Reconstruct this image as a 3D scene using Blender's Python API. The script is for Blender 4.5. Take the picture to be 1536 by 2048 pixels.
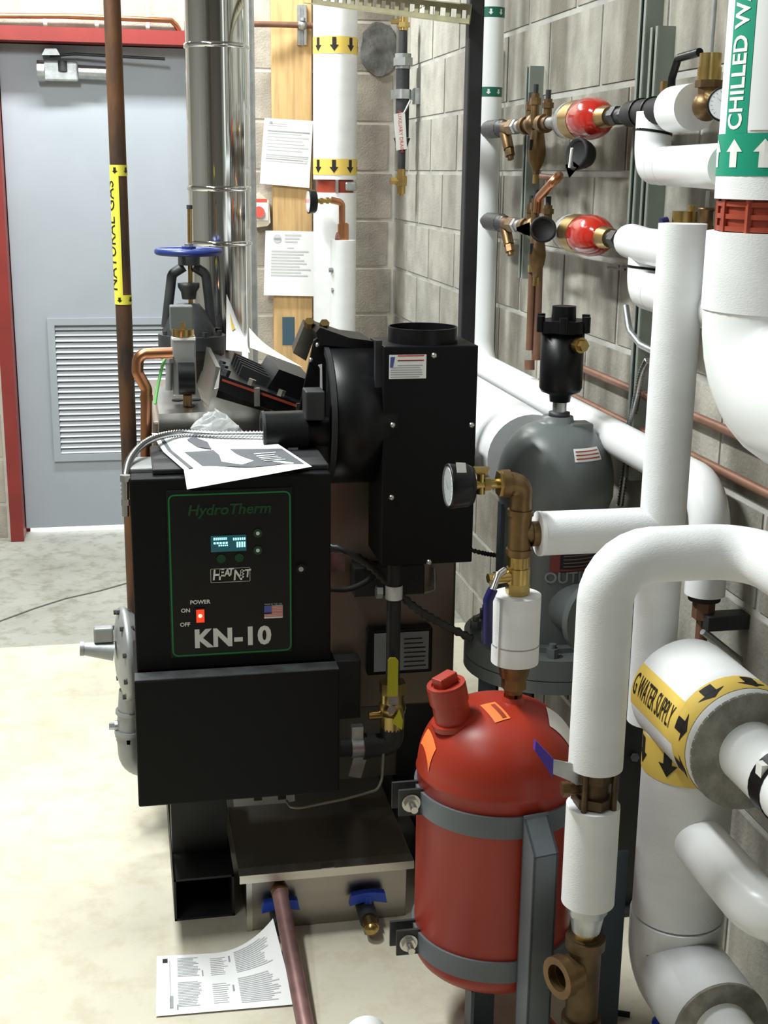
import bpy, bmesh, math, random
from mathutils import Vector, Matrix
random.seed(7)
for o in list(bpy.data.objects): bpy.data.objects.remove(o)
scene = bpy.context.scene
COL = scene.collection
V = Vector

# ------------------------------------------------------------------ camera
F = 2600.0                                   # focal length in pixels of a 1536 x 2048 frame
PITCH, ROLL, YAW, HC = 0.25504, -0.01246, 0.19662, 1.578
fw = V((math.sin(YAW)*math.cos(PITCH), math.cos(YAW)*math.cos(PITCH), -math.sin(PITCH)))
rt = V((math.cos(YAW), -math.sin(YAW), 0)); dn = fw.cross(rt)
rt, dn = math.cos(ROLL)*rt+math.sin(ROLL)*dn, -math.sin(ROLL)*rt+math.cos(ROLL)*dn
CAM = V((0, 0, HC))
cd = bpy.data.cameras.new('camera'); cam = bpy.data.objects.new('camera', cd); COL.objects.link(cam)
up = -dn; bk = -fw
cam.matrix_world = Matrix(((rt.x, up.x, bk.x, CAM.x), (rt.y, up.y, bk.y, CAM.y), (rt.z, up.z, bk.z, CAM.z), (0, 0, 0, 1)))
cd.sensor_fit = 'HORIZONTAL'; cd.sensor_width = 36; cd.lens = 36*F/1536; cd.clip_start = .02
scene.camera = cam

# ------------------------------------------------------------------ world, lights, exposure
wd = bpy.data.worlds.new('daylight'); scene.world = wd; wd.use_nodes = True
wd.node_tree.nodes['Background'].inputs[0].default_value = (.93, .97, 1, 1)
wd.node_tree.nodes['Background'].inputs[1].default_value = 6.0
def area(name, loc, sx, sy, power, col, rot=(0, 0, 0)):
    l = bpy.data.lights.new(name, 'AREA'); l.shape = 'RECTANGLE'; l.size = sx; l.size_y = sy
    l.energy = power; l.color = col
    o = bpy.data.objects.new(name, l); o.location = loc; o.rotation_euler = rot; COL.objects.link(o)
FC = (.955, 1.0, .985)
area('fluorescent_light', (-1.15, .9, 3.05), .16, 1.25, 17, FC)
area('fluorescent_light', (-.6, 2.75, 3.05), .16, 1.25, 100, FC)
area('fluorescent_light', (-.1, 5.15, 3.05), 1.25, .16, 66, FC)
scene.view_settings.view_transform = 'Standard'; scene.view_settings.look = 'None'
scene.view_settings.gamma = 1; scene.view_settings.use_curve_mapping = False
scene.view_settings.exposure = 0.3

# ------------------------------------------------------------------ measuring helpers
def ray(x, y): return fw + rt*((x-768)/F) + dn*((y-1024)/F)
def P(x, y, Y):
    d = ray(x, y); return CAM + d*(Y/d.y)
def PX(x, y, X):
    d = ray(x, y); return CAM + d*(X/d.x)
def PZ(x, y, Z):
    d = ray(x, y); return CAM + d*((Z-HC)/d.z)
def M(p): return (p-CAM).dot(fw)/F           # metres per photo pixel at a point
EX, EY, EZ = V((1, 0, 0)), V((0, 1, 0)), V((0, 0, 1))

# ------------------------------------------------------------------ geometry collector
class G:
    def __init__(s): s.bm = bmesh.new()
    def _f(s, vs, sm):
        try:
            f = s.bm.faces.new(vs); f.smooth = sm
        except ValueError: pass
    def box(s, c, size, R=None, bev=0):
        b = bmesh.new(); bmesh.ops.create_cube(b, size=1)
        for v in b.verts: v.co = V((v.co.x*size[0], v.co.y*size[1], v.co.z*size[2]))
        if bev: bmesh.ops.bevel(b, geom=list(b.edges), offset=bev, segments=2, affect='EDGES', profile=.5)
        m = (Matrix.Translation(V(c)) @ (R.to_4x4() if R else Matrix.Identity(4)))
        mp = {v: s.bm.verts.new(m @ v.co) for v in b.verts}
        for f in b.faces: s._f([mp[v] for v in f.verts], False)
        b.free(); return s
    def mm(s, a, b, bev=0):
        a = V(a); b = V(b)
        return s.box((a+b)/2, (abs(b.x-a.x), abs(b.y-a.y), abs(b.z-a.z)), None, bev)
    def frame(s, ax, ref=None):
        ax = V(ax).normalized(); r = V(ref) if ref else (EZ if abs(ax.z) < .9 else EX)
        u = (r-ax*r.dot(ax)).normalized(); return ax, u, ax.cross(u)
    def lathe(s, prof, o, ax, seg=24, sm=True, ref=None, sx=1, closed=False):
        ax, u, w = s.frame(ax, ref); o = V(o); rings = []
        for r, h in prof:
            if r < 1e-6: rings.append([s.bm.verts.new(o+ax*h)])
            else: rings.append([s.bm.verts.new(o+ax*h+(u*math.cos(2*math.pi*(i+.5)/seg)*sx+w*math.sin(2*math.pi*(i+.5)/seg))*r) for i in range(seg)])
        pr = list(zip(rings, rings[1:]))
        if closed: pr.append((rings[-1], rings[0]))
        for a, b in pr:
            for i in range(seg):
                j = (i+1) % seg
                if len(a) == 1 and len(b) == 1: continue
                if len(a) == 1: s._f([a[0], b[i], b[j]], sm)
                elif len(b) == 1: s._f([a[i], b[0], a[j]], sm)
                else: s._f([a[i], b[i], b[j], a[j]], sm)
        return s
    def cyl(s, a, b, r, seg=20, r2=None, sm=True):
        a = V(a); b = V(b); L = (b-a).length; r2 = r if r2 is None else r2
        e = min(r, r2)*.08
        # flat caps kept separate so shading stays crisp
        s.lathe([(r, 0), (r2, L)], a, b-a, seg, sm)
        s.lathe([(0, 0), (r, 0)], a, b-a, seg, False); s.lathe([(r2, L), (0, L)], a, b-a, seg, False)
        return s
    def ring(s, o, ax, r0, r1, h, seg=28, sm=True):
        for pr in ([(r1, 0), (r1, h)], [(r1, h), (r0, h)], [(r0, h), (r0, 0)], [(r0, 0), (r1, 0)]):
            s.lathe(pr, o, ax, seg, sm)
        return s
    def hexa(s, a, b, r): return s.cyl(a, b, r, 6, sm=False)
    def tube(s, pts, r, seg=16, fil=0, caps=True, rr=None):
        pts = [V(p) for p in pts]; path = [pts[0]]
        for i in range(1, len(pts)-1):
            a, b, c = pts[i-1], pts[i], pts[i+1]
            d0 = (a-b); d1 = (c-b); l0, l1 = d0.length, d1.length; d0 /= l0; d1 /= l1
            ang = d0.angle(d1)
            if fil and ang < math.pi-.02:
                t = min(fil/math.tan(ang/2), l0*.48, l1*.48); R = t*math.tan(ang/2)
                ctr = b+(d0+d1).normalized()*(R/math.sin(ang/2))
                s0 = b+d0*t-ctr; s1 = b+d1*t-ctr; n = max(3, int((math.pi-ang)/.2)); tot = s0.angle(s1); axn = s0.cross(s1).normalized()
                for k in range(n+1): path.append(ctr+Matrix.Rotation(tot*k/n, 3, axn) @ s0)
            else: path.append(b)
        path.append(pts[-1])
        q = [path[0]]
        for p in path[1:]:
            if (p-q[-1]).length > 1e-5: q.append(p)
        path = q; n = len(path); T = []
        for i in range(n):
            T.append(((path[min(i+1, n-1)]-path[i]).normalized()+(path[i]-path[max(i-1, 0)]).normalized()).normalized())
        ax, u, w = s.frame(T[0]); rings = []
        for i, p in enumerate(path):
            if i: 
                u = (u-T[i]*u.dot(T[i])).normalized()
            w = T[i].cross(u); k = 1
            if 0 < i < n-1:
                c = math.cos((path[i+1]-path[i]).angle(path[i]-path[i-1])/2); k = 1
            rad = rr(i/(n-1)) if rr else r
            rings.append([s.bm.verts.new(p+(u*math.cos(2*math.pi*j/seg)+w*math.sin(2*math.pi*j/seg))*rad) for j in range(seg)])
        for a, b in zip(rings, rings[1:]):
            for j in range(seg):
                k = (j+1) % seg; s._f([a[j], b[j], b[k], a[k]], True)
        if caps:
            for rg, p in ((rings[0], path[0]), (rings[-1], path[-1])):
                vs = [s.bm.verts.new(v.co) for v in rg]; s._f(vs, False)
        return s
    def prism(s, pts, d):
        pts = [V(p) for p in pts]; d = V(d)
        a = [s.bm.verts.new(p) for p in pts]; b = [s.bm.verts.new(p+d) for p in pts]
        s._f(a, False); s._f(b[::-1], False)
        for i in range(len(a)):
            j = (i+1) % len(a); s._f([a[i], a[j], b[j], b[i]], False)
        return s
    def poly(s, pts):
        s._f([s.bm.verts.new(V(p)) for p in pts], False); return s
    def sphere(s, c, r, seg=16, n=8, ax=EZ, sq=1, h0=0, h1=math.pi):
        pr = []
        for i in range(n+1):
            t = h0+(h1-h0)*i/n; pr.append((max(0, r*math.sin(t)) if 1e-4 < t < math.pi-1e-4 else 0, -r*math.cos(t)*sq))
        return s.lathe(pr, c, ax, seg)
    def mesh(s, name, base):
        bmesh.ops.recalc_face_normals(s.bm, faces=list(s.bm.faces))
        for v in s.bm.verts: v.co -= base
        me = bpy.data.meshes.new(name); s.bm.to_mesh(me); s.bm.free(); return me

def tag(o, label, cat, group=None, kind=None):
    if label: o['label'] = label
    if cat: o['category'] = cat
    if group: o['group'] = group
    if kind: o['kind'] = kind
    return o
def thing(name, label, cat, base, group=None):
    o = bpy.data.objects.new(name, None); o.location = base; o.empty_display_size = .05
    COL.objects.link(o); tag(o, label, cat, group); o['_b'] = tuple(base)
    return o
def wbase(o):
    b = V((0, 0, 0))
    while o: b += o.location; o = o.parent
    return b
def part(name, g, mat, parent, label=None):
    me = g.mesh(name, wbase(parent)); me.materials.append(mat)
    o = bpy.data.objects.new(name, me); COL.objects.link(o); o.parent = parent
    if label: o['label'] = label
    return o
def single(name, g, mat, label, cat, base, group=None, kind=None):
    me = g.mesh(name, V(base)); me.materials.append(mat)
    o = bpy.data.objects.new(name, me); o.location = base; COL.objects.link(o)
    return tag(o, label, cat, group, kind)
def text_mesh(body, size, align='CENTER', bold=0, shear=0, sp=1.0):
    c = bpy.data.curves.new('txt', 'FONT'); c.body = body; c.size = size; c.align_x = align; c.align_y = 'CENTER'
    c.offset = bold; c.shear = shear; c.space_character = sp; c.resolution_u = 3
    o = bpy.data.objects.new('txt', c); me = bpy.data.meshes.new_from_object(o)
    vs = [v.co.copy() for v in me.vertices]; fs = [list(p.vertices) for p in me.polygons]
    bpy.data.objects.remove(o); bpy.data.curves.remove(c); bpy.data.meshes.remove(me)
    return vs, fs
def add_mapped(g, vs, fs, fn, sub=False):
    mv = [g.bm.verts.new(fn(v)) for v in vs]
    for f in fs: g._f([mv[i] for i in f], False)
def text_on(name, parent, body, size, o, ux, uy, mat, align='CENTER', bold=0, shear=0, sx=1, off=.0012, sp=1.0):
    g = G(); vs, fs = text_mesh(body, size, align, bold, shear, sp); ux = V(ux).normalized(); uy = V(uy).normalized(); n = ux.cross(uy)*off
    add_mapped(g, vs, fs, lambda v: V(o)+ux*v.x*sx+uy*v.y+n)
    return part(name, g, mat, parent)
# wrap flat shapes (u along axis, t = arc length around) on a pipe
def wrap_fn(o, ax, ref, r):
    ax = V(ax).normalized(); u = (V(ref)-ax*V(ref).dot(ax)).normalized(); w = ax.cross(u); o = V(o)
    return lambda a, t, e=0: o+ax*a+(u*math.cos(t/r)+w*math.sin(t/r))*(r+e)
def wrap_rect(g, fn, a0, a1, t0, t1, e, n=None):
    n = n or max(2, int(abs(t1-t0)/.006)); n = min(n, 48)
    lo = [g.bm.verts.new(fn(a0, t0+(t1-t0)*i/n, e)) for i in range(n+1)]
    hi = [g.bm.verts.new(fn(a1, t0+(t1-t0)*i/n, e)) for i in range(n+1)]
    for i in range(n): g._f([lo[i], lo[i+1], hi[i+1], hi[i]], True)
def wrap_arrow(g, fn, a0, a1, t, w, e):
    # arrow pointing from a0 to a1, total width w
    am = a0+(a1-a0)*.55; L = [(a0, -w*.22), (am, -w*.22), (am, -w*.5), (a1, 0), (am, w*.5), (am, w*.22), (a0, w*.22)]
    g.poly([fn(a, t+s_, e) for a, s_ in ((a0, -w*.22), (am, -w*.22), (am, 0), (a0, 0))])
    g.poly([fn(a, t+s_, e) for a, s_ in ((a0, 0), (am, 0), (am, w*.22), (a0, w*.22))])
    g.poly([fn(a, t+s_, e) for a, s_ in ((am, -w*.5), (a1, 0), (am, 0))]); g.poly([fn(a, t+s_, e) for a, s_ in ((am, 0), (a1, 0), (am, w*.5))])
def slice_text(vs, fs, n=12):
    # cut letters into strips so they follow the curve of a pipe
    b = bmesh.new(); q = [b.verts.new(v) for v in vs]
    for f in fs:
        try: b.faces.new([q[i] for i in f])
        except ValueError: pass
    lo = min(v.y for v in vs); hi = max(v.y for v in vs)
    for i in range(1, n):
        bmesh.ops.bisect_plane(b, geom=list(b.verts)+list(b.edges)+list(b.faces), plane_co=(0, lo+(hi-lo)*i/n, 0), plane_no=(0, 1, 0))
    b.verts.index_update(); vo = [v.co.copy() for v in b.verts]; fo = [[v.index for v in f.verts] for f in b.faces]; b.free()
    return vo, fo
def wrap_text(g, fn, body, size, a, t, e, da=1, dt=1, bold=0, sx=1, align='CENTER'):
    vs, fs = slice_text(*text_mesh(body, size, align, bold))
    add_mapped(g, vs, fs, lambda v: fn(a+v.x*da*sx, t+v.y*dt, e))

# ------------------------------------------------------------------ materials
MATS = {}
def mat(name, col, rough=.5, metal=0, bump=0, bscale=60, var=0, vscale=6, stretch=(1, 1, 1), col2=None, emit=None, trans=0, alpha=1, coat=0, spec=.5, ior=1.45, pos=False, rnd=0, detail=4, lo=.35, hi=.65):
    m = bpy.data.materials.new(name); m.use_nodes = True; nt = m.node_tree; b = nt.nodes['Principled BSDF']
    b.inputs['Base Color'].default_value = (*col, 1); b.inputs['Roughness'].default_value = rough; b.inputs['Metallic'].default_value = metal
    b.inputs['Specular IOR Level'].default_value = spec
    b.inputs['Transmission Weight'].default_value = trans; b.inputs['Alpha'].default_value = alpha; b.inputs['Coat Weight'].default_value = coat
    b.inputs['IOR'].default_value = ior
    if emit: b.inputs['Emission Color'].default_value = (*emit[0], 1); b.inputs['Emission Strength'].default_value = emit[1]
    N = nt.nodes.new; L = nt.links.new
    if var or bump or col2:
        if pos: src = N('ShaderNodeNewGeometry').outputs['Position']
        else: src = N('ShaderNodeTexCoord').outputs['Object']
        mp = N('ShaderNodeMapping'); mp.inputs['Scale'].default_value = stretch; L(src, mp.inputs[0])
    if var or col2:
        n = N('ShaderNodeTexNoise'); n.inputs['Scale'].default_value = vscale; n.inputs['Detail'].default_value = detail; L(mp.outputs[0], n.inputs[0])
        r = N('ShaderNodeValToRGB'); c2 = col2 or tuple(max(0, c*(1-var)) for c in col); c1 = col if col2 else tuple(min(1, c*(1+var*.6)) for c in col)
        r.color_ramp.elements[0].position = lo; r.color_ramp.elements[1].position = hi
        r.color_ramp.elements[0].color = (*c2, 1); r.color_ramp.elements[1].color = (*c1, 1)
        L(n.outputs[0], r.inputs[0]); out = r.outputs[0]
        if rnd:
            oi = N('ShaderNodeObjectInfo'); mr = N('ShaderNodeMapRange'); mr.inputs[3].default_value = 1-rnd; mr.inputs[4].default_value = 1+rnd*.6
            L(oi.outputs['Random'], mr.inputs[0]); mx = N('ShaderNodeMix'); mx.data_type = 'RGBA'; mx.blend_type = 'MULTIPLY'; mx.inputs[0].default_value = 1
            L(out, mx.inputs[6]); L(mr.outputs[0], mx.inputs[7]); out = mx.outputs[2]
        L(out, b.inputs['Base Color'])
    if bump:
        n2 = N('ShaderNodeTexNoise'); n2.inputs['Scale'].default_value = bscale; n2.inputs['Detail'].default_value = 3; L(mp.outputs[0], n2.inputs[0])
        bp = N('ShaderNodeBump'); bp.inputs['Strength'].default_value = bump; bp.inputs['Distance'].default_value = .004
        L(n2.outputs[0], bp.inputs['Height']); L(bp.outputs[0], b.inputs['Normal'])
    MATS[name] = m; return m

m_block = mat('block_tan', (.43, .39, .33), .95, bump=.5, bscale=120, var=.22, vscale=9, pos=True, rnd=.12, detail=8)
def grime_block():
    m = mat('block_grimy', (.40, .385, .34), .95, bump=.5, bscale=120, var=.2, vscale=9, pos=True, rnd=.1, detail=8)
    nt = m.node_tree; b = nt.nodes['Principled BSDF']; N = nt.nodes.new; L = nt.links.new
    src = b.inputs['Base Color'].links[0].from_socket
    g = N('ShaderNodeNewGeometry'); mp = N('ShaderNodeMapping'); mp.inputs['Scale'].default_value = (1, 3.2, .8); L(g.outputs['Position'], mp.inputs[0])
    n = N('ShaderNodeTexNoise'); n.inputs['Scale'].default_value = 2.2; n.inputs['Detail'].default_value = 8; L(mp.outputs[0], n.inputs[0])
    r = N('ShaderNodeValToRGB'); r.color_ramp.elements[0].position = .4; r.color_ramp.elements[1].position = .62
    r.color_ramp.elements[0].color = (.46, .44, .40, 1); r.color_ramp.elements[1].color = (1.0, 1.0, .98, 1); L(n.outputs[0], r.inputs[0])
    # old water staining only on the stretch of wall behind the valves
    sp = N('ShaderNodeSeparateXYZ'); L(g.outputs['Position'], sp.inputs[0]); mr = N('ShaderNodeMapRange')
    mr.inputs[1].default_value = 4.9; mr.inputs[2].default_value = 3.7; L(sp.outputs[1], mr.inputs[0])
    mx = N('ShaderNodeMix'); mx.data_type = 'RGBA'; mx.blend_type = 'MULTIPLY'; L(mr.outputs[0], mx.inputs[0]); L(src, mx.inputs[6]); L(r.outputs[0], mx.inputs[7])
    L(mx.outputs[2], b.inputs['Base Color']); return m
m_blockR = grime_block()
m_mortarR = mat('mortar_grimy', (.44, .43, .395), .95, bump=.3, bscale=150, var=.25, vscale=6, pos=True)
m_mortar = mat('mortar', (.64, .60, .53), .95, bump=.3, bscale=150, var=.12, vscale=12, pos=True)
m_paintw = mat('plain_wall', (.26, .25, .23), .9, var=.1, vscale=3, pos=True)
m_ceil = mat('ceiling_deck', (.28, .28, .27), .9)
m_jamb = mat('red_frame_paint', (.24, .03, .025), .45, var=.1, vscale=8)
m_door = mat('door_grey_paint', (.36, .39, .43), .45, var=.04, vscale=4)
m_slat = mat('louver_paint', (.55, .58, .62), .4)
m_dark = mat('dark_void', (.02, .02, .022), .8)
m_canvas = mat('canvas_jacket', (.80, .81, .82), .62, bump=.18, bscale=260, var=.04, vscale=10, stretch=(1, 1, 2.2))
m_pvc = mat('white_pvc', (.84, .85, .86), .28, var=.03, vscale=5)
m_cut = mat('cut_insulation', (.30, .29, .25), .95, bump=.5, bscale=160, var=.25, vscale=40)
m_black = mat('black_enamel', (.005, .005, .006), .36, spec=.3, bump=.03, bscale=300)
m_blackm = mat('black_panel_satin', (.006, .0063, .007), .45, spec=.15)
m_blackr = mat('black_rough_steel', (.02, .02, .022), .55, var=.4, vscale=12)
m_rubber = mat('black_rubber', (.015, .015, .016), .7)
m_iron = mat('black_iron', (.03, .031, .034), .5, bump=.2, bscale=90, var=.3, vscale=14)
m_steel = mat('stainless_steel', (.56, .54, .50), .26, 1, bump=.03, bscale=40, stretch=(1, 1, 14), var=.08, vscale=4)
m_steeld = mat('dull_stainless', (.36, .34, .31), .32, 1, bump=.03, bscale=30, stretch=(1, 1, 10), var=.05, vscale=4)
m_chrome = mat('polished_flue', (.78, .79, .79), .09, 1, bump=.12, bscale=9, stretch=(1, 1, .15))
m_bolt = mat('bright_bolt', (.6, .58, .55), .3, 1)
m_galv = mat('galvanized', (.50, .52, .53), .38, .9, var=.15, vscale=30, bump=.05, bscale=80)
m_strut = mat('green_grey_strut', (.24, .27, .24), .45, .35, var=.1, vscale=10)
m_strutg = mat('gold_strut', (.33, .31, .20), .45, .5, var=.15, vscale=15)
m_copper = mat('copper', (.56, .25, .13), .3, 1, var=.25, vscale=8)
m_copperd = mat('dull_copper', (.26, .135, .09), .5, .5, var=.25, vscale=10)
m_copperp = mat('purple_stained_copper', (.27, .15, .14), .5, .5, var=.4, vscale=14)
m_brass = mat('brass', (.50, .355, .13), .3, 1, var=.15, vscale=25)
m_bronze = mat('aged_bronze', (.20, .125, .058), .42, .85, var=.3, vscale=18, bump=.12, bscale=110)
m_bronzed = mat('dark_bronze', (.12, .08, .045), .5, .8, var=.4, vscale=16, bump=.15, bscale=100)
m_rust = mat('rusty_iron', (.035, .028, .025), .6, .3, col2=(.17, .075, .03), vscale=7, stretch=(3, 3, .8), bump=.15, bscale=70)
m_red = mat('red_tank_paint', (.33, .026, .011), .4, var=.08, vscale=5)
m_redg = mat('red_glossy', (.42, .02, .012), .16, coat=.5)
m_redclamp = mat('red_clamp', (.30, .045, .02), .45, var=.2, vscale=12)
m_sep = mat('separator_grey', (.13, .145, .145), .33, var=.1, vscale=6, bump=.06, bscale=60)
m_strap = mat('strap_grey', (.11, .125, .14), .45, var=.12, vscale=8)
m_leg = mat('stand_blue_grey', (.055, .075, .10), .45, var=.12, vscale=8)
m_regul = mat('cast_aluminium_grey', (.32, .33, .33), .4, .4, var=.12, vscale=14, bump=.1, bscale=80)
m_blue = mat('blue_handle', (.02, .075, .55), .35)
m_bluew = mat('blue_wheel', (.015, .03, .16), .35)
m_bluel = mat('dark_blue_grip', (.012, .009, .085), .35)
m_purple = mat('purple_blue_grip', (.07, .03, .35), .4)
m_yellowh = mat('yellow_grip', (.62, .60, .03), .45)
m_tapey = mat('yellow_tape', (.80, .57, .12), .5)
m_gasy = mat('yellow_gas_tape', (.85, .78, .08), .5)
m_green = mat('green_label', (.0, .27, .16), .45)
m_greend = mat('dark_green_label', (.01, .13, .085), .45)
m_ink = mat('black_ink', (.012, .011, .01), .6)
m_grey_ink = mat('grey_print', (.33, .34, .36), .7)
m_dk_ink = mat('dark_grey_print', (.085, .09, .10), .7)
m_lt_ink = mat('light_grey_print', (.60, .61, .62), .8)
m_paper = mat('white_paper', (.86, .86, .86), .7)
m_paperw = mat('cream_paper', (.85, .80, .70), .7)
m_label = mat('white_label', (.80, .80, .78), .5)
m_orange = mat('orange_sticker', (.85, .20, .05), .55)
m_redink = mat('red_ink', (.6, .06, .05), .6)
m_wood = mat('pine_board', (.62, .40, .18), .6, var=.22, vscale=5, stretch=(9, 9, .7))
m_pgreen = mat('panel_green_line', (.0, .17, .035), .5)
m_pgreend = mat('panel_dim_green', (.0, .045, .012), .5)
m_pwhite = mat('panel_white_print', (.62, .62, .60), .5)
m_screen = mat('lcd_dark', (.01, .04, .05), .2, emit=((.02, .16, .20), .25))
m_lcd = mat('lcd_glow', (.3, .8, .85), .4, emit=((.45, .95, 1.0), .9))
m_switch = mat('lit_red_switch', (.7, .03, .01), .3, emit=((1, .07, .02), .5))
m_glow = mat('lamp_hot_spot', (1, .5, .3), .3, emit=((1, .5, .35), 1.6))
m_glass = mat('clear_glass', (.95, .96, .96), .06, trans=.85, ior=1.2, alpha=.6)
m_dial = mat('dial_face', (.78, .80, .82), .4)
m_plast = mat('clear_plastic_bag', (.85, .87, .88), .14, trans=.45, alpha=.75, bump=.8, bscale=26)
m_wireg = mat('green_wire', (.14, .48, .12), .45)
m_wire = mat('grey_cable', (.30, .28, .22), .5)
m_flex = mat('armored_conduit', (.48, .49, .50), .3, 1)
m_flexd = mat('dark_flex', (.05, .048, .044), .4, .4)
m_cement = mat('cement_patch', (.27, .27, .26), .95, bump=.9, bscale=60, col2=(.11, .105, .10), vscale=16)
m_ivory = mat('ivory_box', (.72, .62, .50), .5)
m_redbtn = mat('red_button', (.75, .10, .07), .4)
m_flagb = mat('flag_blue', (.07, .09, .32), .5)
m_flagr = mat('flag_red', (.55, .16, .13), .5)
m_tapeb = mat('blue_grey_tape', (.05, .10, .14), .6)

def floor_mat(name, base, dark, patch, crackY=None):
    m = mat(name, base, .75, bump=.12, bscale=70, col2=dark, vscale=2.2, pos=True, detail=9, lo=.3, hi=.62)
    nt = m.node_tree; b = nt.nodes['Principled BSDF']; N = nt.nodes.new; L = nt.links.new
    src = b.inputs['Base Color'].links[0].from_socket
    g = N('ShaderNodeNewGeometry'); n = N('ShaderNodeTexNoise'); n.inputs['Scale'].default_value = 13; n.inputs['Detail'].default_value = 8; n.inputs['Roughness'].default_value = .7
    L(g.outputs['Position'], n.inputs[0]); r = N('ShaderNodeValToRGB'); r.color_ramp.elements[0].position = .36; r.color_ramp.elements[1].position = .52
    r.color_ramp.elements[0].color = (*patch, 1); r.color_ramp.elements[1].color = (1, 1, 1, 1); L(n.outputs[0], r.inputs[0])
    mx = N('ShaderNodeMix'); mx.data_type = 'RGBA'; mx.blend_type = 'MULTIPLY'; mx.inputs[0].default_value = 1; L(src, mx.inputs[6]); L(r.outputs[0], mx.inputs[7])
    L(mx.outputs[2], b.inputs['Base Color']); return m
m_floor = floor_mat('old_concrete', (.40, .40, .355), (.29, .29, .25), (.72, .69, .64))
m_pad = floor_mat('new_concrete', (.66, .62, .50), (.53, .50, .40), (.90, .87, .82))

# ------------------------------------------------------------------ structure
WB, WR = 5.72, 1.168                          # back wall Y, right wall X
PADY = 4.33
g = G().mm((-3.2, -2.6, -.25), (1.4, WB+.25, -.006))
floor = single('floor', g, m_floor, 'grey mottled concrete floor in front of the door', None, (0, 2, 0), kind='structure')
g = G().mm((-3.2, -2.6, -.0059), (WR, PADY, 0))
single('floor_pad', g, m_pad, 'pale cream concrete slab under the boiler', None, (0, 1, 0), kind='structure')
g = G().tube([PZ(-420, 1300, -.005), PZ(-180, 1290, -.005), PZ(-20, 1250, -.005), PZ(70, 1217, -.005), PZ(130, 1198, -.005), PZ(200, 1182, -.005), PZ(260, 1165, -.005), PZ(420, 1140, -.005)], .004, 6)
part('crack', g, mat('crack_dark', (.12, .115, .10), .9), floor)
for o_ in (bpy.data.objects['crack'],): o_.scale = (1, 1, 1)
g = G().mm((-3.2, -2.6, 3.2), (1.4, WB+.2, 3.3))
single('ceiling', g, m_ceil, 'pale painted ceiling slab', None, (0, 2, 3.2), kind='structure')
g = G().mm((-3.4, -2.6, -.2), (-3.2, WB+.2, 3.3)); single('wall_left', g, m_paintw, 'left block wall out of view', None, (-3.2, 2, 0), kind='structure')
g = G().mm((-3.4, -2.8, -.2), (1.4, -2.6, 3.3)); single('wall_front', g, m_paintw, 'wall behind the camera', None, (0, -2.6, 0), kind='structure')
# back wall with door opening
DX0, DX1, DZ = -.476, .452, 2.075
g = G().mm((-3.2, WB, -.2), (DX0-.04, WB+.2, 3.3)); g.mm((DX1+.04, WB, -.2), (1.4, WB+.2, 3.3)); g.mm((DX0-.04, WB, DZ+.04), (DX1+.04, WB+.2, 3.3))
wall_b = single('wall_back', g, m_mortar, 'tan concrete block wall around the grey door', None, (0, WB, 0), kind='structure')
g = G().mm((WR, -2.6, -.2), (WR+.2, WB+.2, 3.3))
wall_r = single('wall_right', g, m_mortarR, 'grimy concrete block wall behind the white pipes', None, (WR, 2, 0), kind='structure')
CH, Z0 = .2035, .158
bm_cache = {}
def block_mesh(L, H, mt):
    k = (round(L, 3), round(H, 3), mt.name)
    if k not in bm_cache:
        d, e = .02, .003; g = G(); bk_ = [(0, -d, 0), (L, -d, 0), (L, -d, H), (0, -d, H)]; fr = [(e, .0035, e), (L-e, .0035, e), (L-e, .0035, H-e), (e, .0035, H-e)]
        a = [g.bm.verts.new(V(p)) for p in bk_]; b = [g.bm.verts.new(V(p)) for p in fr]; g._f(b, False)
        for i in range(4): j = (i+1) % 4; g._f([a[i], a[j], b[j], b[i]], False)
        me = g.mesh('block', V((0, 0, 0))); me.materials.append(mt); bm_cache[k] = me
    return bm_cache[k]
def lay(wall, x0, z0, x1, z1, horiz, mt):
    if x1-x0 < .04 or z1-z0 < .04: return
    j = .0055; me = block_mesh(x1-x0-2*j, z1-z0-2*j, mt)
    o = bpy.data.objects.new('block', me); COL.objects.link(o); o.parent = wall
    if horiz: o.rotation_euler = (0, 0, math.pi); w = V((x1-j, WB, z0+j))
    else: o.rotation_euler = (0, 0, math.pi/2); w = V((WR, x0+j, z0+j))
    o.location = w-wall.location
for k in range(-1, 13):
    za, zb = max(0, Z0+CH*k), Z0+CH*(k+1)
    y = 4.82+(.203 if k % 2 else 0)+.406*3
    while y > 1.3:
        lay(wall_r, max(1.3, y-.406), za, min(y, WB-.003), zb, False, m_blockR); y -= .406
    x = -1.9+(.203 if k % 2 else 0)
    while x < WR-.006:
        a, b = x, min(x+.406, WR-.007)
        if abs(za-(Z0+CH*10)) < .05 or k >= 10:       # course over the door: half blocks
            if k == 10 and b > DX0-.1 and a < DX1+.1:
                lay(wall_b, a, DZ+.05, (a+b)/2, zb, True, m_block); lay(wall_b, (a+b)/2, DZ+.05, b, zb, True, m_block); x += .406; continue
        if za < DZ+.03 and b > DX0-.06 and a < DX1+.06:
            if a < DX0-.1: lay(wall_b, a, za, min(b, DX0-.062), zb, True, m_block)
            if b > DX1+.1: lay(wall_b, max(a, DX1+.062), za, b, zb, True, m_block)
        else: lay(wall_b, a, za, b, zb, True, m_block)
        x += .406
# daylight outside the door
g = G().mm((-2, WB+.2, -.3), (2.5, WB+4, -.02)); single('ground_outside', g, m_label, 'bright ground outside under the door gap', None, (0, WB+1, -.02), kind='structure')
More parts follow.
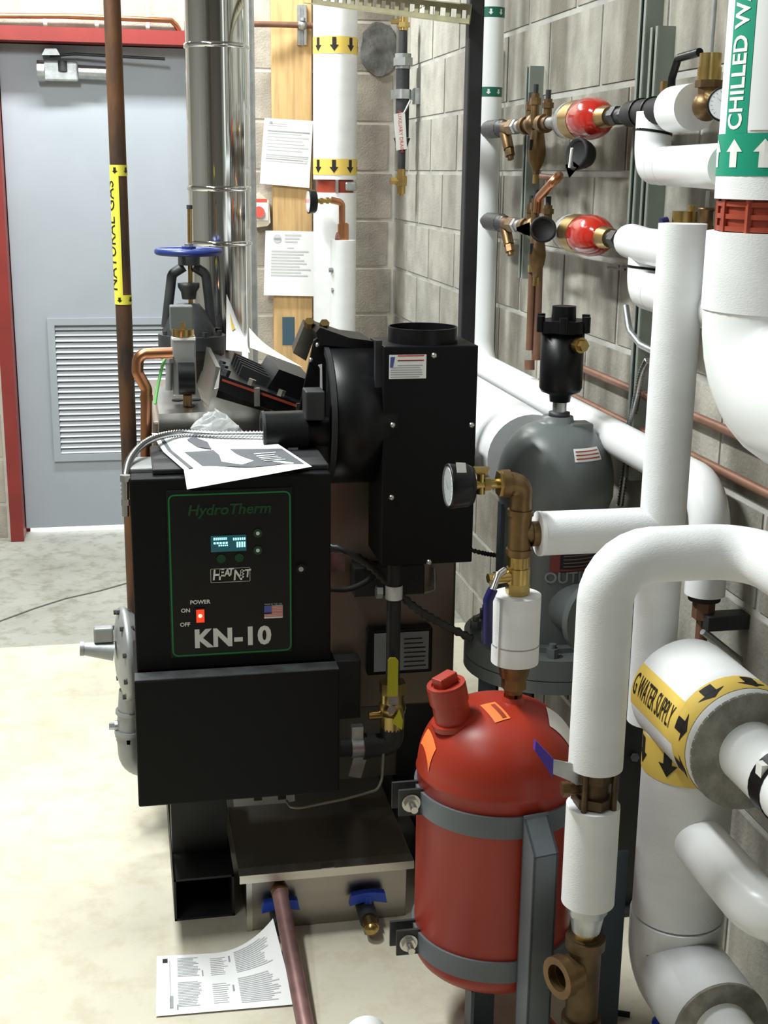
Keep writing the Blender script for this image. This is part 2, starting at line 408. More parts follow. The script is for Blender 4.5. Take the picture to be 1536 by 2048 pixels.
# door frame and door
g = G(); YF = WB-.035
g.mm((DX0-.055, YF, -.005), (DX0, WB+.16, DZ+.055)); g.mm((DX1, YF, -.005), (DX1+.055, WB+.16, DZ+.055)); g.mm((DX0, YF, DZ), (DX1, WB+.16, DZ+.055))
g.mm((DX0, WB+.13, -.005), (DX0+.016, WB+.16, DZ)); g.mm((DX1-.016, WB+.13, -.005), (DX1, WB+.16, DZ)); g.mm((DX0, WB+.13, DZ-.016), (DX1, WB+.16, DZ))
single('trim_1', g, m_jamb, 'dark red metal frame around the grey door', None, ((DX0+DX1)/2, WB, 0), kind='structure')
YD = WB+.085                                   # door front face
door = thing('door_1', 'grey steel door with a louver grille in a red frame', None, V(((DX0+DX1)/2, YD, 0))); door['kind'] = 'structure'
LX0, LX1, LZ0, LZ1 = -.335, .315, .325, .955
g = G(); a, b = DX0+.004, DX1-.004; z0, z1 = .022, DZ-.004; bkY = YD+.042
g.mm((a, YD, z0), (LX0+.02, bkY, z1)); g.mm((LX1-.02, YD, z0), (b, bkY, z1)); g.mm((LX0+.02, YD, LZ1-.02), (LX1-.02, bkY, z1)); g.mm((LX0+.02, YD, z0), (LX1-.02, bkY, LZ0+.02))
part('leaf', g, m_door, door)
g = G(); fwid = .03
g.mm((LX0, YD-.012, LZ0), (LX0+fwid, YD+.004, LZ1)); g.mm((LX1-fwid, YD-.012, LZ0), (LX1, YD+.004, LZ1)); g.mm((LX0+fwid, YD-.012, LZ1-fwid), (LX1-fwid, YD+.004, LZ1)); g.mm((LX0+fwid, YD-.012, LZ0), (LX1-fwid, YD+.004, LZ0+fwid))
part('louver_frame', g, m_door, door)
g = G().mm((LX0+.02, YD+.03, LZ0+.02), (LX1-.02, YD+.038, LZ1-.02)); part('louver_backing', g, m_dark, door)
ns = 23; zz0, zz1 = LZ0+fwid, LZ1-fwid; sme = None
for i in range(ns):
    z = zz0+(zz1-zz0)*(i+.5)/ns
    if sme is None:
        g = G().box((0, 0, 0), (LX1-LX0-2*fwid, 0.0025, .025), Matrix.Rotation(math.radians(-40), 3, 'X')); pass
        sme = g.mesh('slat', V((0, 0, 0))); sme.materials.append(m_slat)
    o = bpy.data.objects.new('slat', sme); COL.objects.link(o); o.parent = door; o.location = V(((LX0+LX1)/2, YD+.006, z))-door.location

# ------------------------------------------------------------------ things near the door and back wall
t = thing('door_closer', 'silver door closer at the top of the grey door', 'door closer', P(115, 160, YD-.02))
a = P(75, 142, YD-.035); b = P(157, 144, YD-.035); k = M(a)
part('body', G().box((a+b)/2, ((b-a).length, .05, 38*k), None, .008).cyl(a+EZ*.0, a-EX*.001+EX*.03, 21*k), m_galv, t)
part('spring_tube', G().cyl(b, P(212, 147, YD-.035), 14*k), m_galv, t)
part('pinion', G().cyl((a+b)/2+V((.02, -.024, .0)), (a+b)/2+V((.02, -.024, .04)), 9*k), m_iron, t)
a2 = P(100, 105, YD-.04); part('arm_bracket', G().prism([P(90, 97, YD-.05), P(113, 97, YD-.05), P(120, 110, YD-.05), P(83, 110, YD-.05)], (0, .04, 0)), m_galv, t)
part('arm', G().tube([P(100, 112, YD-.03), P(150, 108, YD-.05), P(330, 118, YD-.08)], .006, 8), m_iron, t)

single('copper_tube', G().tube([P(-40, 31, WB-.03), P(130, 32, WB-.03), P(343, 41, WB-.03), P(352, 50, WB-.02), P(358, 60, WB-.01)], .011, 12), m_copper, 'thin copper tube running along the wall above the door', 'pipe', P(150, 34, WB-.03))

# rusty gas riser
YG = 3.0; gp0 = P(232, -160, YG); gp1 = P(266, 1225, YG); rg = 16.5*M(P(250, 500, YG))
xg = (P(245, 300, YG).x+P(260, 1000, YG).x)/2-.004
t = thing('gas_pipe', 'rusty iron gas riser with a yellow strip label', 'pipe', V((xg, YG, .55)))
gtop = V((xg, YG, 2.9)); gbot = V((xg, YG, P(266, 1225, YG).z))
part('pipe', G().cyl(gbot, gtop, rg, 20), m_rust, t)
fn = wrap_fn(gbot, EZ, -EY, rg); zb = gbot.z
zt0, zt1 = P(240, 352, YG).z-zb, P(240, 330, YG).z-zb; zu0, zu1 = P(250, 608, YG).z-zb, P(250, 589, YG).z-zb
g = G(); wrap_rect(g, fn, zt0, zt1, -rg*3.1, rg*3.1, .0008, 24); wrap_rect(g, fn, zu0, zu1, -rg*3.1, rg*3.1, .0008, 24); wrap_rect(g, fn, zu0, zt1, -rg*2.2, -rg*.02, .0008, 14)
lab = part('label', g, m_gasy, t)
for tt in (-.45, .95):
    for a_, b_ in ((zt1, zt0), (zu1, zu0)):
        g = G(); wrap_arrow(g, fn, a_-.005, b_+.005, rg*tt, .013, .0014); part('arrow', g, m_ink, lab)
g = G(); wrap_text(g, fn, 'NATURAL GAS', .036, (zt0+zu1)/2, -rg*1.25, .0014, 1, -1, 0, 1.0)
me_l = part('lettering', g, m_ink, lab)

# gas regulator on the left of the boiler
YR = 2.95
t = thing('gas_regulator', 'grey cast gas regulator standing out left of the boiler', 'regulator', P(245, 1560, YR))
c = P(243, 1308, YR); k = M(c)
ax = V((1, .12, 0))
part('diaphragm_housing', G().lathe([(0, -.012), (50*k, -.012), (92*k, 0), (95*k, .004), (95*k, .014), (92*k, .018), (70*k, .045), (30*k, .06), (0, .06)], c, ax, 32), m_regul, t)
for i in range(10):
    an = 2*math.pi*i/10; u = ax.normalized(); p_ = c+EZ*math.cos(an)*88*k+V((-.12, 1, 0)).normalized()*math.sin(an)*88*k
    part('housing_bolt', G().hexa(p_-u*.008, p_+u*.024, 5*k), m_iron, t)
part('vent_spout', G().cyl(P(165, 1297, YR), P(228, 1302, YR), 13*k, r2=20*k).cyl(P(160, 1297, YR), P(168, 1297, YR), 15*k), m_regul, t)
part('spout_lug', G().box(P(207, 1268, YR), (38*k, 22*k, 30*k), None, .004), m_regul, t)
part('outlet_tee', G().tube([P(262, 1380, YR), P(256, 1480, YR)], 24*k, 18).ring(P(259, 1420, YR), (P(256, 1480, YR)-P(262, 1380, YR)), 10*k, 28*k, .008).ring(P(258, 1458, YR), (P(256, 1480, YR)-P(262, 1380, YR)), 10*k, 29*k, .01), m_regul, t)
part('pipe_plug', G().cyl(P(230, 1452, YR), P(250, 1450, YR), 11*k).hexa(P(218, 1452, YR), P(232, 1452, YR), 8*k), m_galv, t)
part('street_elbow', G().tube([P(257, 1470, YR), P(262, 1530, YR), P(330, 1528, YR)], 24*k, 18, fil=30*k).ring(P(257, 1470, YR), EZ, 10*k, 27*k, .014), m_regul, t)

# chrome flue
YL = 3.72; xf = P(437, 300, YL).x; rf = 62*M(P(437, 300, YL))
t = thing('flue_pipe', 'polished metal flue pipe with rolled seams behind the boiler', 'flue', V((xf, YL, .9)))
z0 = .85; zs = [P(437, y, YL).z for y in (484, 376, 93, -60)]
g = G().lathe([(rf, z0), (rf, 3.1)], V((xf, YL, 0)), EZ, 48); part('pipe', g, m_chrome, t)
for z in zs:
    part('seam_band', G().lathe([(rf, z-.008), (rf+.004, z-.005), (rf+.004, z+.003), (rf+.001, z+.006)], V((xf, YL, 0)), EZ, 48), m_chrome, t)
part('lengthwise_seam', G().box((xf-.035, YL-rf*.9, 1.9), (.003, .006, 2.1)), m_steel, t)
# conduit next to the flue
ye = 4.9; xe = P(501, 300, ye).x
single('conduit', G().cyl((xe, ye, 0), (xe, ye, 3.1), 10.5*M(P(501, 300, ye)), 16), m_galv, 'grey metal conduit standing right of the polished flue', 'conduit', V((xe, ye, 0)))

# gate valve with blue handwheel
YV = 3.38; c = P(378, 503, YV); k = M(c)
t = thing('gate_valve', 'black iron gate valve with a blue handwheel', 'valve', P(378, 760, YV))
g = G()
n = 40
g.tube([c+V((math.cos(2*math.pi*i/n), math.sin(2*math.pi*i/n), 0))*62*k for i in range(n+1)], 7*k, 10, caps=False)
for i in range(5):
    a = 2*math.pi*i/5+.3; g.cyl(c+EZ*.002, c+V((math.cos(a), math.sin(a), 0))*60*k, 5*k, 8)
g.cyl(c-EZ*10*k, c+EZ*10*k, 14*k)
part('handwheel', g, m_bluew, t)
part('stem', G().cyl(c-EZ*150*k, P(379, 412, YV), 4.6*k, 12), m_brass, t)
part('stem_cap', G().cyl(P(379, 418, YV), P(379, 410, YV), 6*k, 12), m_iron, t)
part('stem_nut', G().hexa(c+EZ*6*k, c+EZ*16*k, 10*k), m_galv, t)
g = G().cyl(P(378, 530, YV), P(378, 512, YV), 22*k)
for s_ in (-1, 1):
    g.tube([P(378+s_*10, 533, YV), P(378+s_*34, 548, YV), P(378+s_*40, 600, YV), P(378+s_*46, 655, YV)], 10*k, 10, fil=15*k)
g.lathe([(14*k, 0), (16*k, 14*k), (22*k, 24*k), (22*k, 32*k), (0, 32*k)], P(378, 598, YV), EZ, 20)
g.lathe([(58*k, -44*k), (52*k, 0), (40*k, 26*k), (22*k, 48*k), (0, 48*k)], P(378, 655, YV), EZ, 28)
part('yoke', g, m_iron, t)
part('bonnet_flange', G().cyl(P(384, 694, YV), P(384, 668, YV), 68*k, 32), m_iron, t)
part('valve_body', G().lathe([(66*k, 0), (66*k, 18*k), (50*k, 26*k), (50*k, 110*k), (0, 110*k)], P(384, 690, YV), -EZ, 28), m_iron, t)
for i in range(8):
    a = 2*math.pi*(i+.5)/8; p_ = P(384, 668, YV)+V((math.cos(a), math.sin(a), 0))*58*k
    part('flange_bolt', G().hexa(p_, p_+EZ*9*k, 6*k), m_iron, t)

# wood board with notices
YB = WB-.046; 
single('wood_board', G().mm((P(545, 300, YB).x, YB, .0), (P(624, 300, YB).x, WB-.0075, 3.1), .003), m_wood, 'pale pine board standing upright against the back wall', 'board', V((P(585, 300, YB).x, YB, 0)))
single('blue_tape_strip', G().mm(P(565, 690, YB-.002), P(589, 634, YB-.002)+EY*.0015), m_tapeb, 'dark blue tape strip stuck low on the pine board', 'tape', P(577, 690, YB-.002))
def surf4(c, curl=None):
    def s(u, v):
        p = c[0]*(1-u)*(1-v)+c[1]*u*(1-v)+c[2]*u*v+c[3]*(1-u)*v
        return p+(curl(u, v) if curl else V((0, 0, 0)))
    return s
def sheet(name, sf, label, base, mt=None, nu=10, nv=10, prints=(), group=None):
    t = thing(name, label, 'paper', base, group)
    g = G(); vv = [[g.bm.verts.new(sf(i/nu, j/nv)) for i in range(nu+1)] for j in range(nv+1)]
    for j in range(nv):
        for i in range(nu): g._f([vv[j][i], vv[j][i+1], vv[j+1][i+1], vv[j+1][i]], True)
    part('sheet', g, mt or m_paper, t)
    def nrm(u, v):
        e = .01; a = sf(min(u+e, 1), v)-sf(max(u-e, 0), v); b = sf(u, min(v+e, 1))-sf(u, max(v-e, 0)); n_ = a.cross(b).normalized()
        return n_ if n_.dot(CAM-sf(u, v)) > 0 else -n_
    for nm, m_, shapes, off in prints:
        g = G()
        for sh in shapes:
            if sh[0] == 'r':
                _, u0, v0, u1, v1 = sh; n = max(1, int(max(abs(u1-u0), abs(v1-v0))*nu)); 
                A = [[None]*(2) for _ in range(n+1)]
                for i in range(n+1):
                    if abs(u1-u0) >= abs(v1-v0): ps = [(u0+(u1-u0)*i/n, v0), (u0+(u1-u0)*i/n, v1)]
                    else: ps = [(u0, v0+(v1-v0)*i/n), (u1, v0+(v1-v0)*i/n)]
                    A[i] = [g.bm.verts.new(sf(*p_)+nrm(*p_)*off) for p_ in ps]
                for i in range(n): g._f([A[i][0], A[i][1], A[i+1][1], A[i+1][0]], False)
            else:
                pts = sh[1]; cu = sum(p_[0] for p_ in pts)/len(pts); cv = sum(p_[1] for p_ in pts)/len(pts); q = []
                for i in range(len(pts)):
                    a, b = pts[i], pts[(i+1) % len(pts)]
                    for s_ in range(4): q.append((a[0]+(b[0]-a[0])*s_/4, a[1]+(b[1]-a[1])*s_/4))
                vs = [g.bm.verts.new(sf(*p_)+nrm(*p_)*off) for p_ in q]; cc = g.bm.verts.new(sf(cu, cv)+nrm(cu, cv)*off)
                for i in range(len(vs)): g._f([cc, vs[i], vs[(i+1) % len(vs)]], False)
        part(nm, g, m_, t)
    return t
def lines(u0, v0, u1, v1, n, th=.45, horiz=True, jit=.3):
    out = []
    for i in range(n):
        if horiz:
            h = (v1-v0)/n; v = v0+h*i; out.append(('r', u0, v, u1-(u1-u0)*random.random()*jit, v+h*th))
        else:
            h = (u1-u0)/n; u = u0+h*i; out.append(('r', u, v0, u+h*th, v1-(v1-v0)*random.random()*jit))
    return out
Yn = YB-.006
sheet('notice', surf4([P(529, 236, Yn), P(626, 242, Yn), P(618, 376, Yn), P(519, 367, Yn)], lambda u, v: V((0, -.012*(v*v), 0))), 'white inspection sheet pinned high on the pine board', P(570, 372, Yn),
      prints=[('printed_text', m_lt_ink, lines(.08, .06, .5, .12, 2)+lines(.08, .2, .95, .5, 6)+lines(.08, .56, .95, .66, 3), .0012), ('rule', m_grey_ink, [('r', .08, .175, .95, .19), ('r', .08, .54, .95, .55), ('r', .08, .60, .95, .607)], .0015), ('seal', m_grey_ink, [('p', [(.14+.03*math.cos(a), .06+.022*math.sin(a)) for a in [i*.628 for i in range(10)]])], .002)])
sheet('notice', surf4([P(531, 461, Yn), P(627, 463, Yn), P(627, 592, Yn), P(527, 590, Yn)], lambda u, v: V((0, -.01*(v*v), 0))), 'white certificate with a round seal lower on the pine board', P(577, 592, Yn),
      prints=[('printed_text', m_lt_ink, lines(.4, .05, .75, .2, 3)+lines(.45, .25, .6, .28, 1)+lines(.13, .3, .95, .72, 9), .0012), ('seal', m_lt_ink, [('p', [(.25+.09*math.cos(a), .12+.065*math.sin(a)) for a in [i*.449 for i in range(14)]])], .0015), ('seal_bar', m_grey_ink, [('r', .18, .11, .32, .14)], .002)])

# red push-button station
yb = WB-.05; t = thing('push_button_box', 'ivory switch box with a red push button', 'switch', P(524, 455, yb))
part('box', G().prism([P(505, 395, yb), P(520, 386, yb), P(538, 402, yb), P(541, 445, yb), P(535, 452, yb), P(512, 455, yb), P(505, 440, yb)], (0, .049, 0)), m_ivory, t)
part('front_plate', G().mm(P(505, 441, yb-.004), P(536, 402, yb-.004)+EY*.005), m_label, t)
part('button', G().cyl(P(518, 424, yb-.004), P(518, 424, yb-.022), 11*M(P(518, 424, yb))), m_redbtn, t)
part('warning_strip', G().mm(P(505, 404, yb-.005), P(534, 398, yb-.005)+EY*.001), m_redbtn, t)

# horizontal copper tube to strut clip
single('copper_tube', G().tube([P(505, 48, 5.6), P(560, 49, 5.62), P(640, 52, 5.66)], .012, 12), m_copperd, 'short dull copper tube crossing the top of the pine board', 'pipe', P(560, 60, 5.62))
t = thing('strut_clip', 'small galvanized strut bracket at the top of the pine board', 'bracket', P(603, 92, 5.66))
part('channel', G().mm(P(595, 90, 5.655), P(600, 10, 5.655)+EY*.02).mm(P(608, 90, 5.655), P(613, 10, 5.655)+EY*.02).mm(P(595, 90, 5.672), P(613, 10, 5.672)+EY*.003), m_galv, t)
part('pipe_clamp', G().sphere(P(605, 50, 5.63), .02, 14, 8).cyl(P(605, 42, 5.62), P(605, 36, 5.62), .012), m_galv, t)

# white riser with yellow flow rings by the wood board
yw = 5.48; xw = P(670, 300, yw).x; k = M(P(670, 300, yw)); rw = 43.5*k
t = thing('insulated_riser', 'large white insulated riser with yellow arrow bands beside the pine board', 'pipe', V((xw, yw, 0)))
zc0, zc1 = P(670, 385, yw).z, P(670, 359, yw).z
part('lower_jacket', G().cyl((xw, yw, 0), (xw, yw, zc0), rw, 36), m_canvas, t)
part('upper_jacket', G().cyl((xw, yw, zc1), (xw, yw, 3.1), rw, 36), m_canvas, t)
part('pipe_coupling', G().cyl((xw, yw, zc0-.01), (xw, yw, zc1+.01), rw*.86, 32), m_redclamp, t)
part('coupling_seam', G().box((xw-.006, yw-rw*.86, (zc0+zc1)/2), (.012, .03, zc1-zc0)), m_bolt, t)
part('coupling_bolt', G().box((xw+rw*.62, yw-rw*.62, (zc0+zc1)/2), (.05, .04, (zc1-zc0)*.7), None, .008), m_galv, t)
fn = wrap_fn((xw, yw, 0), EZ, -EY, rw)
for ya, yb_ in ((110, 76), (350, 318)):
    z0, z1 = P(670, ya, yw).z, P(670, yb_, yw).z
    g = G(); wrap_rect(g, fn, z0, z1, -rw*3.1, rw*3.1, .001, 40); o = part('arrow_band', g, m_tapey, t)
    for j in range(-3, 4):
        g = G(); wrap_arrow(g, fn, z1-.004, z0+.008, rw*.02-.02+j*.072, .036, .002); part('arrow', g, m_ink, o)
# thin insulated branch with gauge in front of the riser
yi = 5.2; xi = P(686, 560, yi).x; k = M(P(686, 560, yi))
t = thing('insulated_branch', 'thin white insulated pipe with a copper stub in front of the riser', 'pipe', V((xi, yi, 0)))
part('jacket', G().cyl((xi, yi, 0), (xi, yi, P(686, 480, yi).z), 25*k, 28), m_canvas, t)
part('copper_stub', G().cyl((xi, yi, P(684, 482, yi).z), (xi, yi, P(684, 448, yi).z), 11*k).tube([P(684, 450, yi), P(684, 405, yi), P(662, 400, yi)], 6.5*k, 14, fil=9*k).ring((xi, yi, P(684, 452, yi).z), EZ, 4*k, 9*k, .012), m_copper, t)
part('copper_tee_lug', G().cyl(P(672, 472, yi), P(680, 474, yi), 8*k), m_copperd, t)
for y_, x_ in ((540, 658), (580, 663)): part('jacket_stud', G().hexa(P(x_, y_, yi-.02), P(x_+7, y_, yi-.02), 5*k), m_regul, t)
part('brass_nipple', G().cyl(P(632, 402, yi), P(662, 401, yi), 4.6*k).hexa(P(640, 402, yi), P(646, 402, yi), 7*k).hexa(P(652, 401, yi), P(658, 401, yi), 7*k), m_brass, t)
def gauge(name, c, ax, r, dep, label, parent=None, tick=True, dialm=None, sticker=False):
    ax = V(ax).normalized()
    if parent is None: t = thing(name, label, 'gauge', c-EZ*r)
    else:
        t = parent
    case = part('gauge_case', G().lathe([(0, -dep), (r*.85, -dep), (r*.96, -dep*.8), (r, -dep*.2), (r*1.03, 0), (r*1.0, dep*.08), (r*.9, dep*.06), (r*.9, -.002), (0, -.002)], c, ax, 32), m_black, t)
    part('gauge_dial', G().lathe([(0, 0), (r*.89, 0)], c+ax*.001, ax, 32), dialm or m_dial, case)
    fx = G().frame(ax); u, w = fx[1], fx[2]; g = G()
    for i in range(15):
        a = math.radians(-135+270*i/14); d = u*math.cos(a)+w*math.sin(a); e = w*math.cos(a)-u*math.sin(a); o = c+ax*.0022
        g.poly([o+d*r*.68+e*r*.015, o+d*r*.8+e*r*.015, o+d*r*.8-e*r*.015, o+d*r*.68-e*r*.015])
    d = (u*math.cos(.9)+w*math.sin(.9)); e = w*math.cos(.9)-u*math.sin(.9); o = c+ax*.003
    g.poly([o-d*r*.2+e*r*.03, o+d*r*.66, o-d*r*.2-e*r*.03])
    part('gauge_marks', g, m_ink, case)
    part('gauge_glass', G().lathe([(0, 0), (r*.9, 0)], c+ax*.004, ax, 32), m_glass, case)
    return case
gauge('pressure_gauge', P(617, 403, yi), (-1, -.06, 0), 23*k, .03, '', t)

# auxiliary drain at corner
xa = 1.1; pa = PX(805, 200, xa); ya_ = pa.y; k = M(pa)
t = thing('drain_pipe', 'black vertical drain pipe with a red-lettered tag by the corner', 'pipe', V((xa, ya_, PX(801, 390, xa).z)))
def zA(y): return PX(805, y, xa).z
A = lambda y: V((xa, ya_, zA(y)))
part('pipe', G().cyl(A(275), A(130), 13.5*k).cyl(A(135), A(62), 8*k).cyl(A(340), A(270), 7.5*k), m_iron, t)
part('union_nut', G().hexa(A(132), A(116), 20*k).cyl(A(116), A(108), 16*k).cyl(A(138), A(132), 15*k), m_regul, t)
part('reducer', G().cyl(A(300), A(276), 9*k, r2=17*k), m_iron, t)
part('top_valve', G().cyl(A(62), A(34), 9*k).hexa(A(56), A(46), 13*k).cyl(A(45)-EX*.05, A(45), 5*k), m_brass, t)
part('bottom_valve', G().cyl(A(388), A(338), 8.5*k).hexa(A(372), A(352), 12*k).hexa(A(362)-EX*.045, A(362), 8*k).cyl(A(392), A(386), 5*k), m_brass, t)
g = G().ring(A(198), EZ, 13.5*k, 17*k, .036); g.box(A(190)+V((-.03, 0, 0)), (.03, .012, .036)); g.box(V(((xa+WR)/2+.01, ya_, zA(190))), (WR-xa-.02, .012, .036))
part('pipe_clamp', g, m_galv, t)
part('wall_bracket', G().box(V((WR-.012, ya_, zA(192))), (.022, .05, .06)), m_galv, t)
yt_ = ya_-.04; tp = [P(788, 228, yt_), P(810, 224, yt_), P(814, 298, yt_), P(793, 301, yt_)]
tg = thing('hanging_tag', 'white tag with red lettering hung on the drain pipe', 'tag', tp[3])
part('tag_plate', G().prism(tp, (.0, .003, 0)), m_label, tg)
uxt = (tp[3]-tp[0]).normalized(); 
text_on('tag_lettering', tg, 'AUXILIARY DRAIN', .021, sum(tp, V())/4-EY*.001, uxt, (tp[1]-tp[0]).normalized(), m_redink, sx=.92, off=.0)
g = G()
for i in range(5): g.tube([P(808+i*2.5, 226-i*5, yt_), P(810.5+i*2.5, 221-i*5, yt_)], .004, 6)
part('chain', g, m_galv, tg)
# round cement patch on back wall
c = P(758, 98, WB-.005); g = G(); n = 22; k = M(c)
g.prism([c+V((math.cos(2*math.pi*i/n)*38*k*(1+.1*random.uniform(-1, 1)), 0, math.sin(2*math.pi*i/n)*52*k*(1+.07*random.uniform(-1, 1)))) for i in range(n)], (0, -.012, 0))
single('cement_patch', g, m_cement, 'rough round dark cement patch on the back wall', 'patch', c-EZ*.1)

# black pole and slotted strut
yp = 3.02; xp = (P(950, 200, yp).x+P(930, 600, yp).x)/2; k = M(P(943, 300, yp))
single('black_pole', G().mm((xp-15*k, yp-15*k, .79), (xp+15*k, yp+15*k, 3.1), .003), m_blackr, 'black square steel pole rising behind the vent box', 'pole', V((xp, yp, .79)))
a, b = P(628, -8, 3.8), P(942, 30, yp-.03)
def slotted(name, a, b, h, label):
    d = (b-a).normalized(); L = (b-a).length; t = thing(name, label, 'strut', a)
    g = G(); n = int(L/.048); pitch = L/n; u = EZ-d*EZ.dot(d); u.normalize(); w = d.cross(u)
    hh = h/2; sl = .011; 
    for s_ in (-1, 1):
        g.prism([a+u*s_*hh, b+u*s_*hh, b+u*s_*hh*.42, a+u*s_*hh*.42], w*.003)
        g.prism([a+u*s_*hh, b+u*s_*hh, b+u*s_*hh+w*.03, a+u*s_*hh+w*.03], u*.002)
    for i in range(n+1):
        p0 = a+d*(pitch*i-pitch*.21); p1 = a+d*(pitch*i+pitch*.21)
        if i == 0: p0 = a
        if i == n: p1 = b
        g.prism([p0+u*hh*.45, p1+u*hh*.45, p1-u*hh*.45, p0-u*hh*.45], w*.003)
    part('slotted_channel', g, m_strutg, t); return t
slotted('slotted_strut', a, b, 44*M((a+b)/2)*.75, 'olive slotted steel strut crossing at the top to the black pole')

# ------------------------------------------------------------------ right wall services
# wall pipe with green label
xq = 1.085; q0 = PX(974, 300, xq); yq = q0.y; k = M(q0); rq = 26*k
t = thing('insulated_wall_pipe', 'white insulated pipe dropping beside the black pole then running low along the wall', 'pipe', V((xq, yq, .8)))
zq = 1.0; yq2 = PX(1425, 985, xq).y
ptl = [V((xq, yq, 3.1)), V((xq, yq, zq)), V((xq, yq2, zq)), V((xq, yq2, PX(1420, 1195, xq).z))]
part('jacket', G().tube(ptl, rq, 28, fil=.085), m_pvc, t)
fn = wrap_fn((xq, yq, 0), EZ, V((-.35, -1, 0)), rq)
zz = [PX(974, y, xq).z for y in (40, 20, 195, 176)]
g = G(); wrap_rect(g, fn, zz[0], zz[1], -rq*3.1, rq*3.1, .0008, 30); wrap_rect(g, fn, zz[2], zz[3], -rq*3.1, rq*3.1, .0008, 30); wrap_rect(g, fn, zz[2], zz[1], -rq*1.9, -rq*.75, .0008, 8)
lb = part('flow_label', g, m_greend, t)
for tt in (-.75, .05, .85, -1.5):
    for a_, b_ in ((1, 0), (3, 2)):
        g = G(); wrap_arrow(g, fn, zz[a_]-.006, zz[b_]+.006, rq*tt, .014, .0016); part('arrow', g, m_label, lb)
pe = ptl[3]
part('pipe_end', G().cyl(pe-EZ*.012, pe+EZ*.002, rq*.8), m_blackr, t); part('copper_tail', G().cyl(pe-EZ*.2, pe, .012).hexa(pe-EZ*.05, pe-EZ*.012, .022), m_copperd, t)
b_ = PX(1465, 1215, xq); tb = thing('wall_bracket', 'dark steel bracket arm on the wall below the cut pipe end', 'bracket', V((WR-.02, pe.y, pe.z-.12)))
part('bracket_arm', G().box(V((WR-.045, pe.y-.02, pe.z-.05)), (.09, .04, .03), None, .002), m_iron, tb)
part('bracket_brace', G().cyl(V((WR-.09, pe.y-.02, pe.z-.07)), V((WR-.002, pe.y-.02, pe.z-.14)), .008, 8), m_galv, tb)
# struts on the wall
def wall_strut(px0, px1, ztop, zbot, label):
    x0 = WR-.042; y0 = PX(px0, 300, x0).y; y1 = PX(px1, 300, x0).y
    y0, y1 = max(y0, y1), min(y0, y1); h = .041; yc = (y0+y1)/2
    t = thing('strut_channel', label, 'strut', V((x0, yc, zbot)))
    zc = (ztop+zbot)/2; L = ztop-zbot; g = G()
    g.box((WR-.0025, yc, zc), (.005, h, L)); 
    for s_ in (-1, 1):
        g.box((WR-.021, yc+s_*h/2, zc), (.042, .003, L)); g.box((x0, yc+s_*(h/2-.006), zc), (.003, .012, L))
    part('channel', g, m_strut, t)
    part('slot_back', G().box((WR-.007, yc, zc), (.003, h-.005, L)), m_dark, t); return t
zf = lambda x, y: PX(x, y, WR-.042).z
wall_strut(1040, 1062, zf(1060, 132), zf(1040, 556), 'short green-grey strut on the wall under the backflow valves')
wall_strut(1282, 1308, zf(1300, 56), .9, 'taller green-grey strut on the wall behind the white elbows')
wall_strut(1262, 1278, 2.6, zf(1270, 470), 'thin strut running up out of view beside the taller strut')

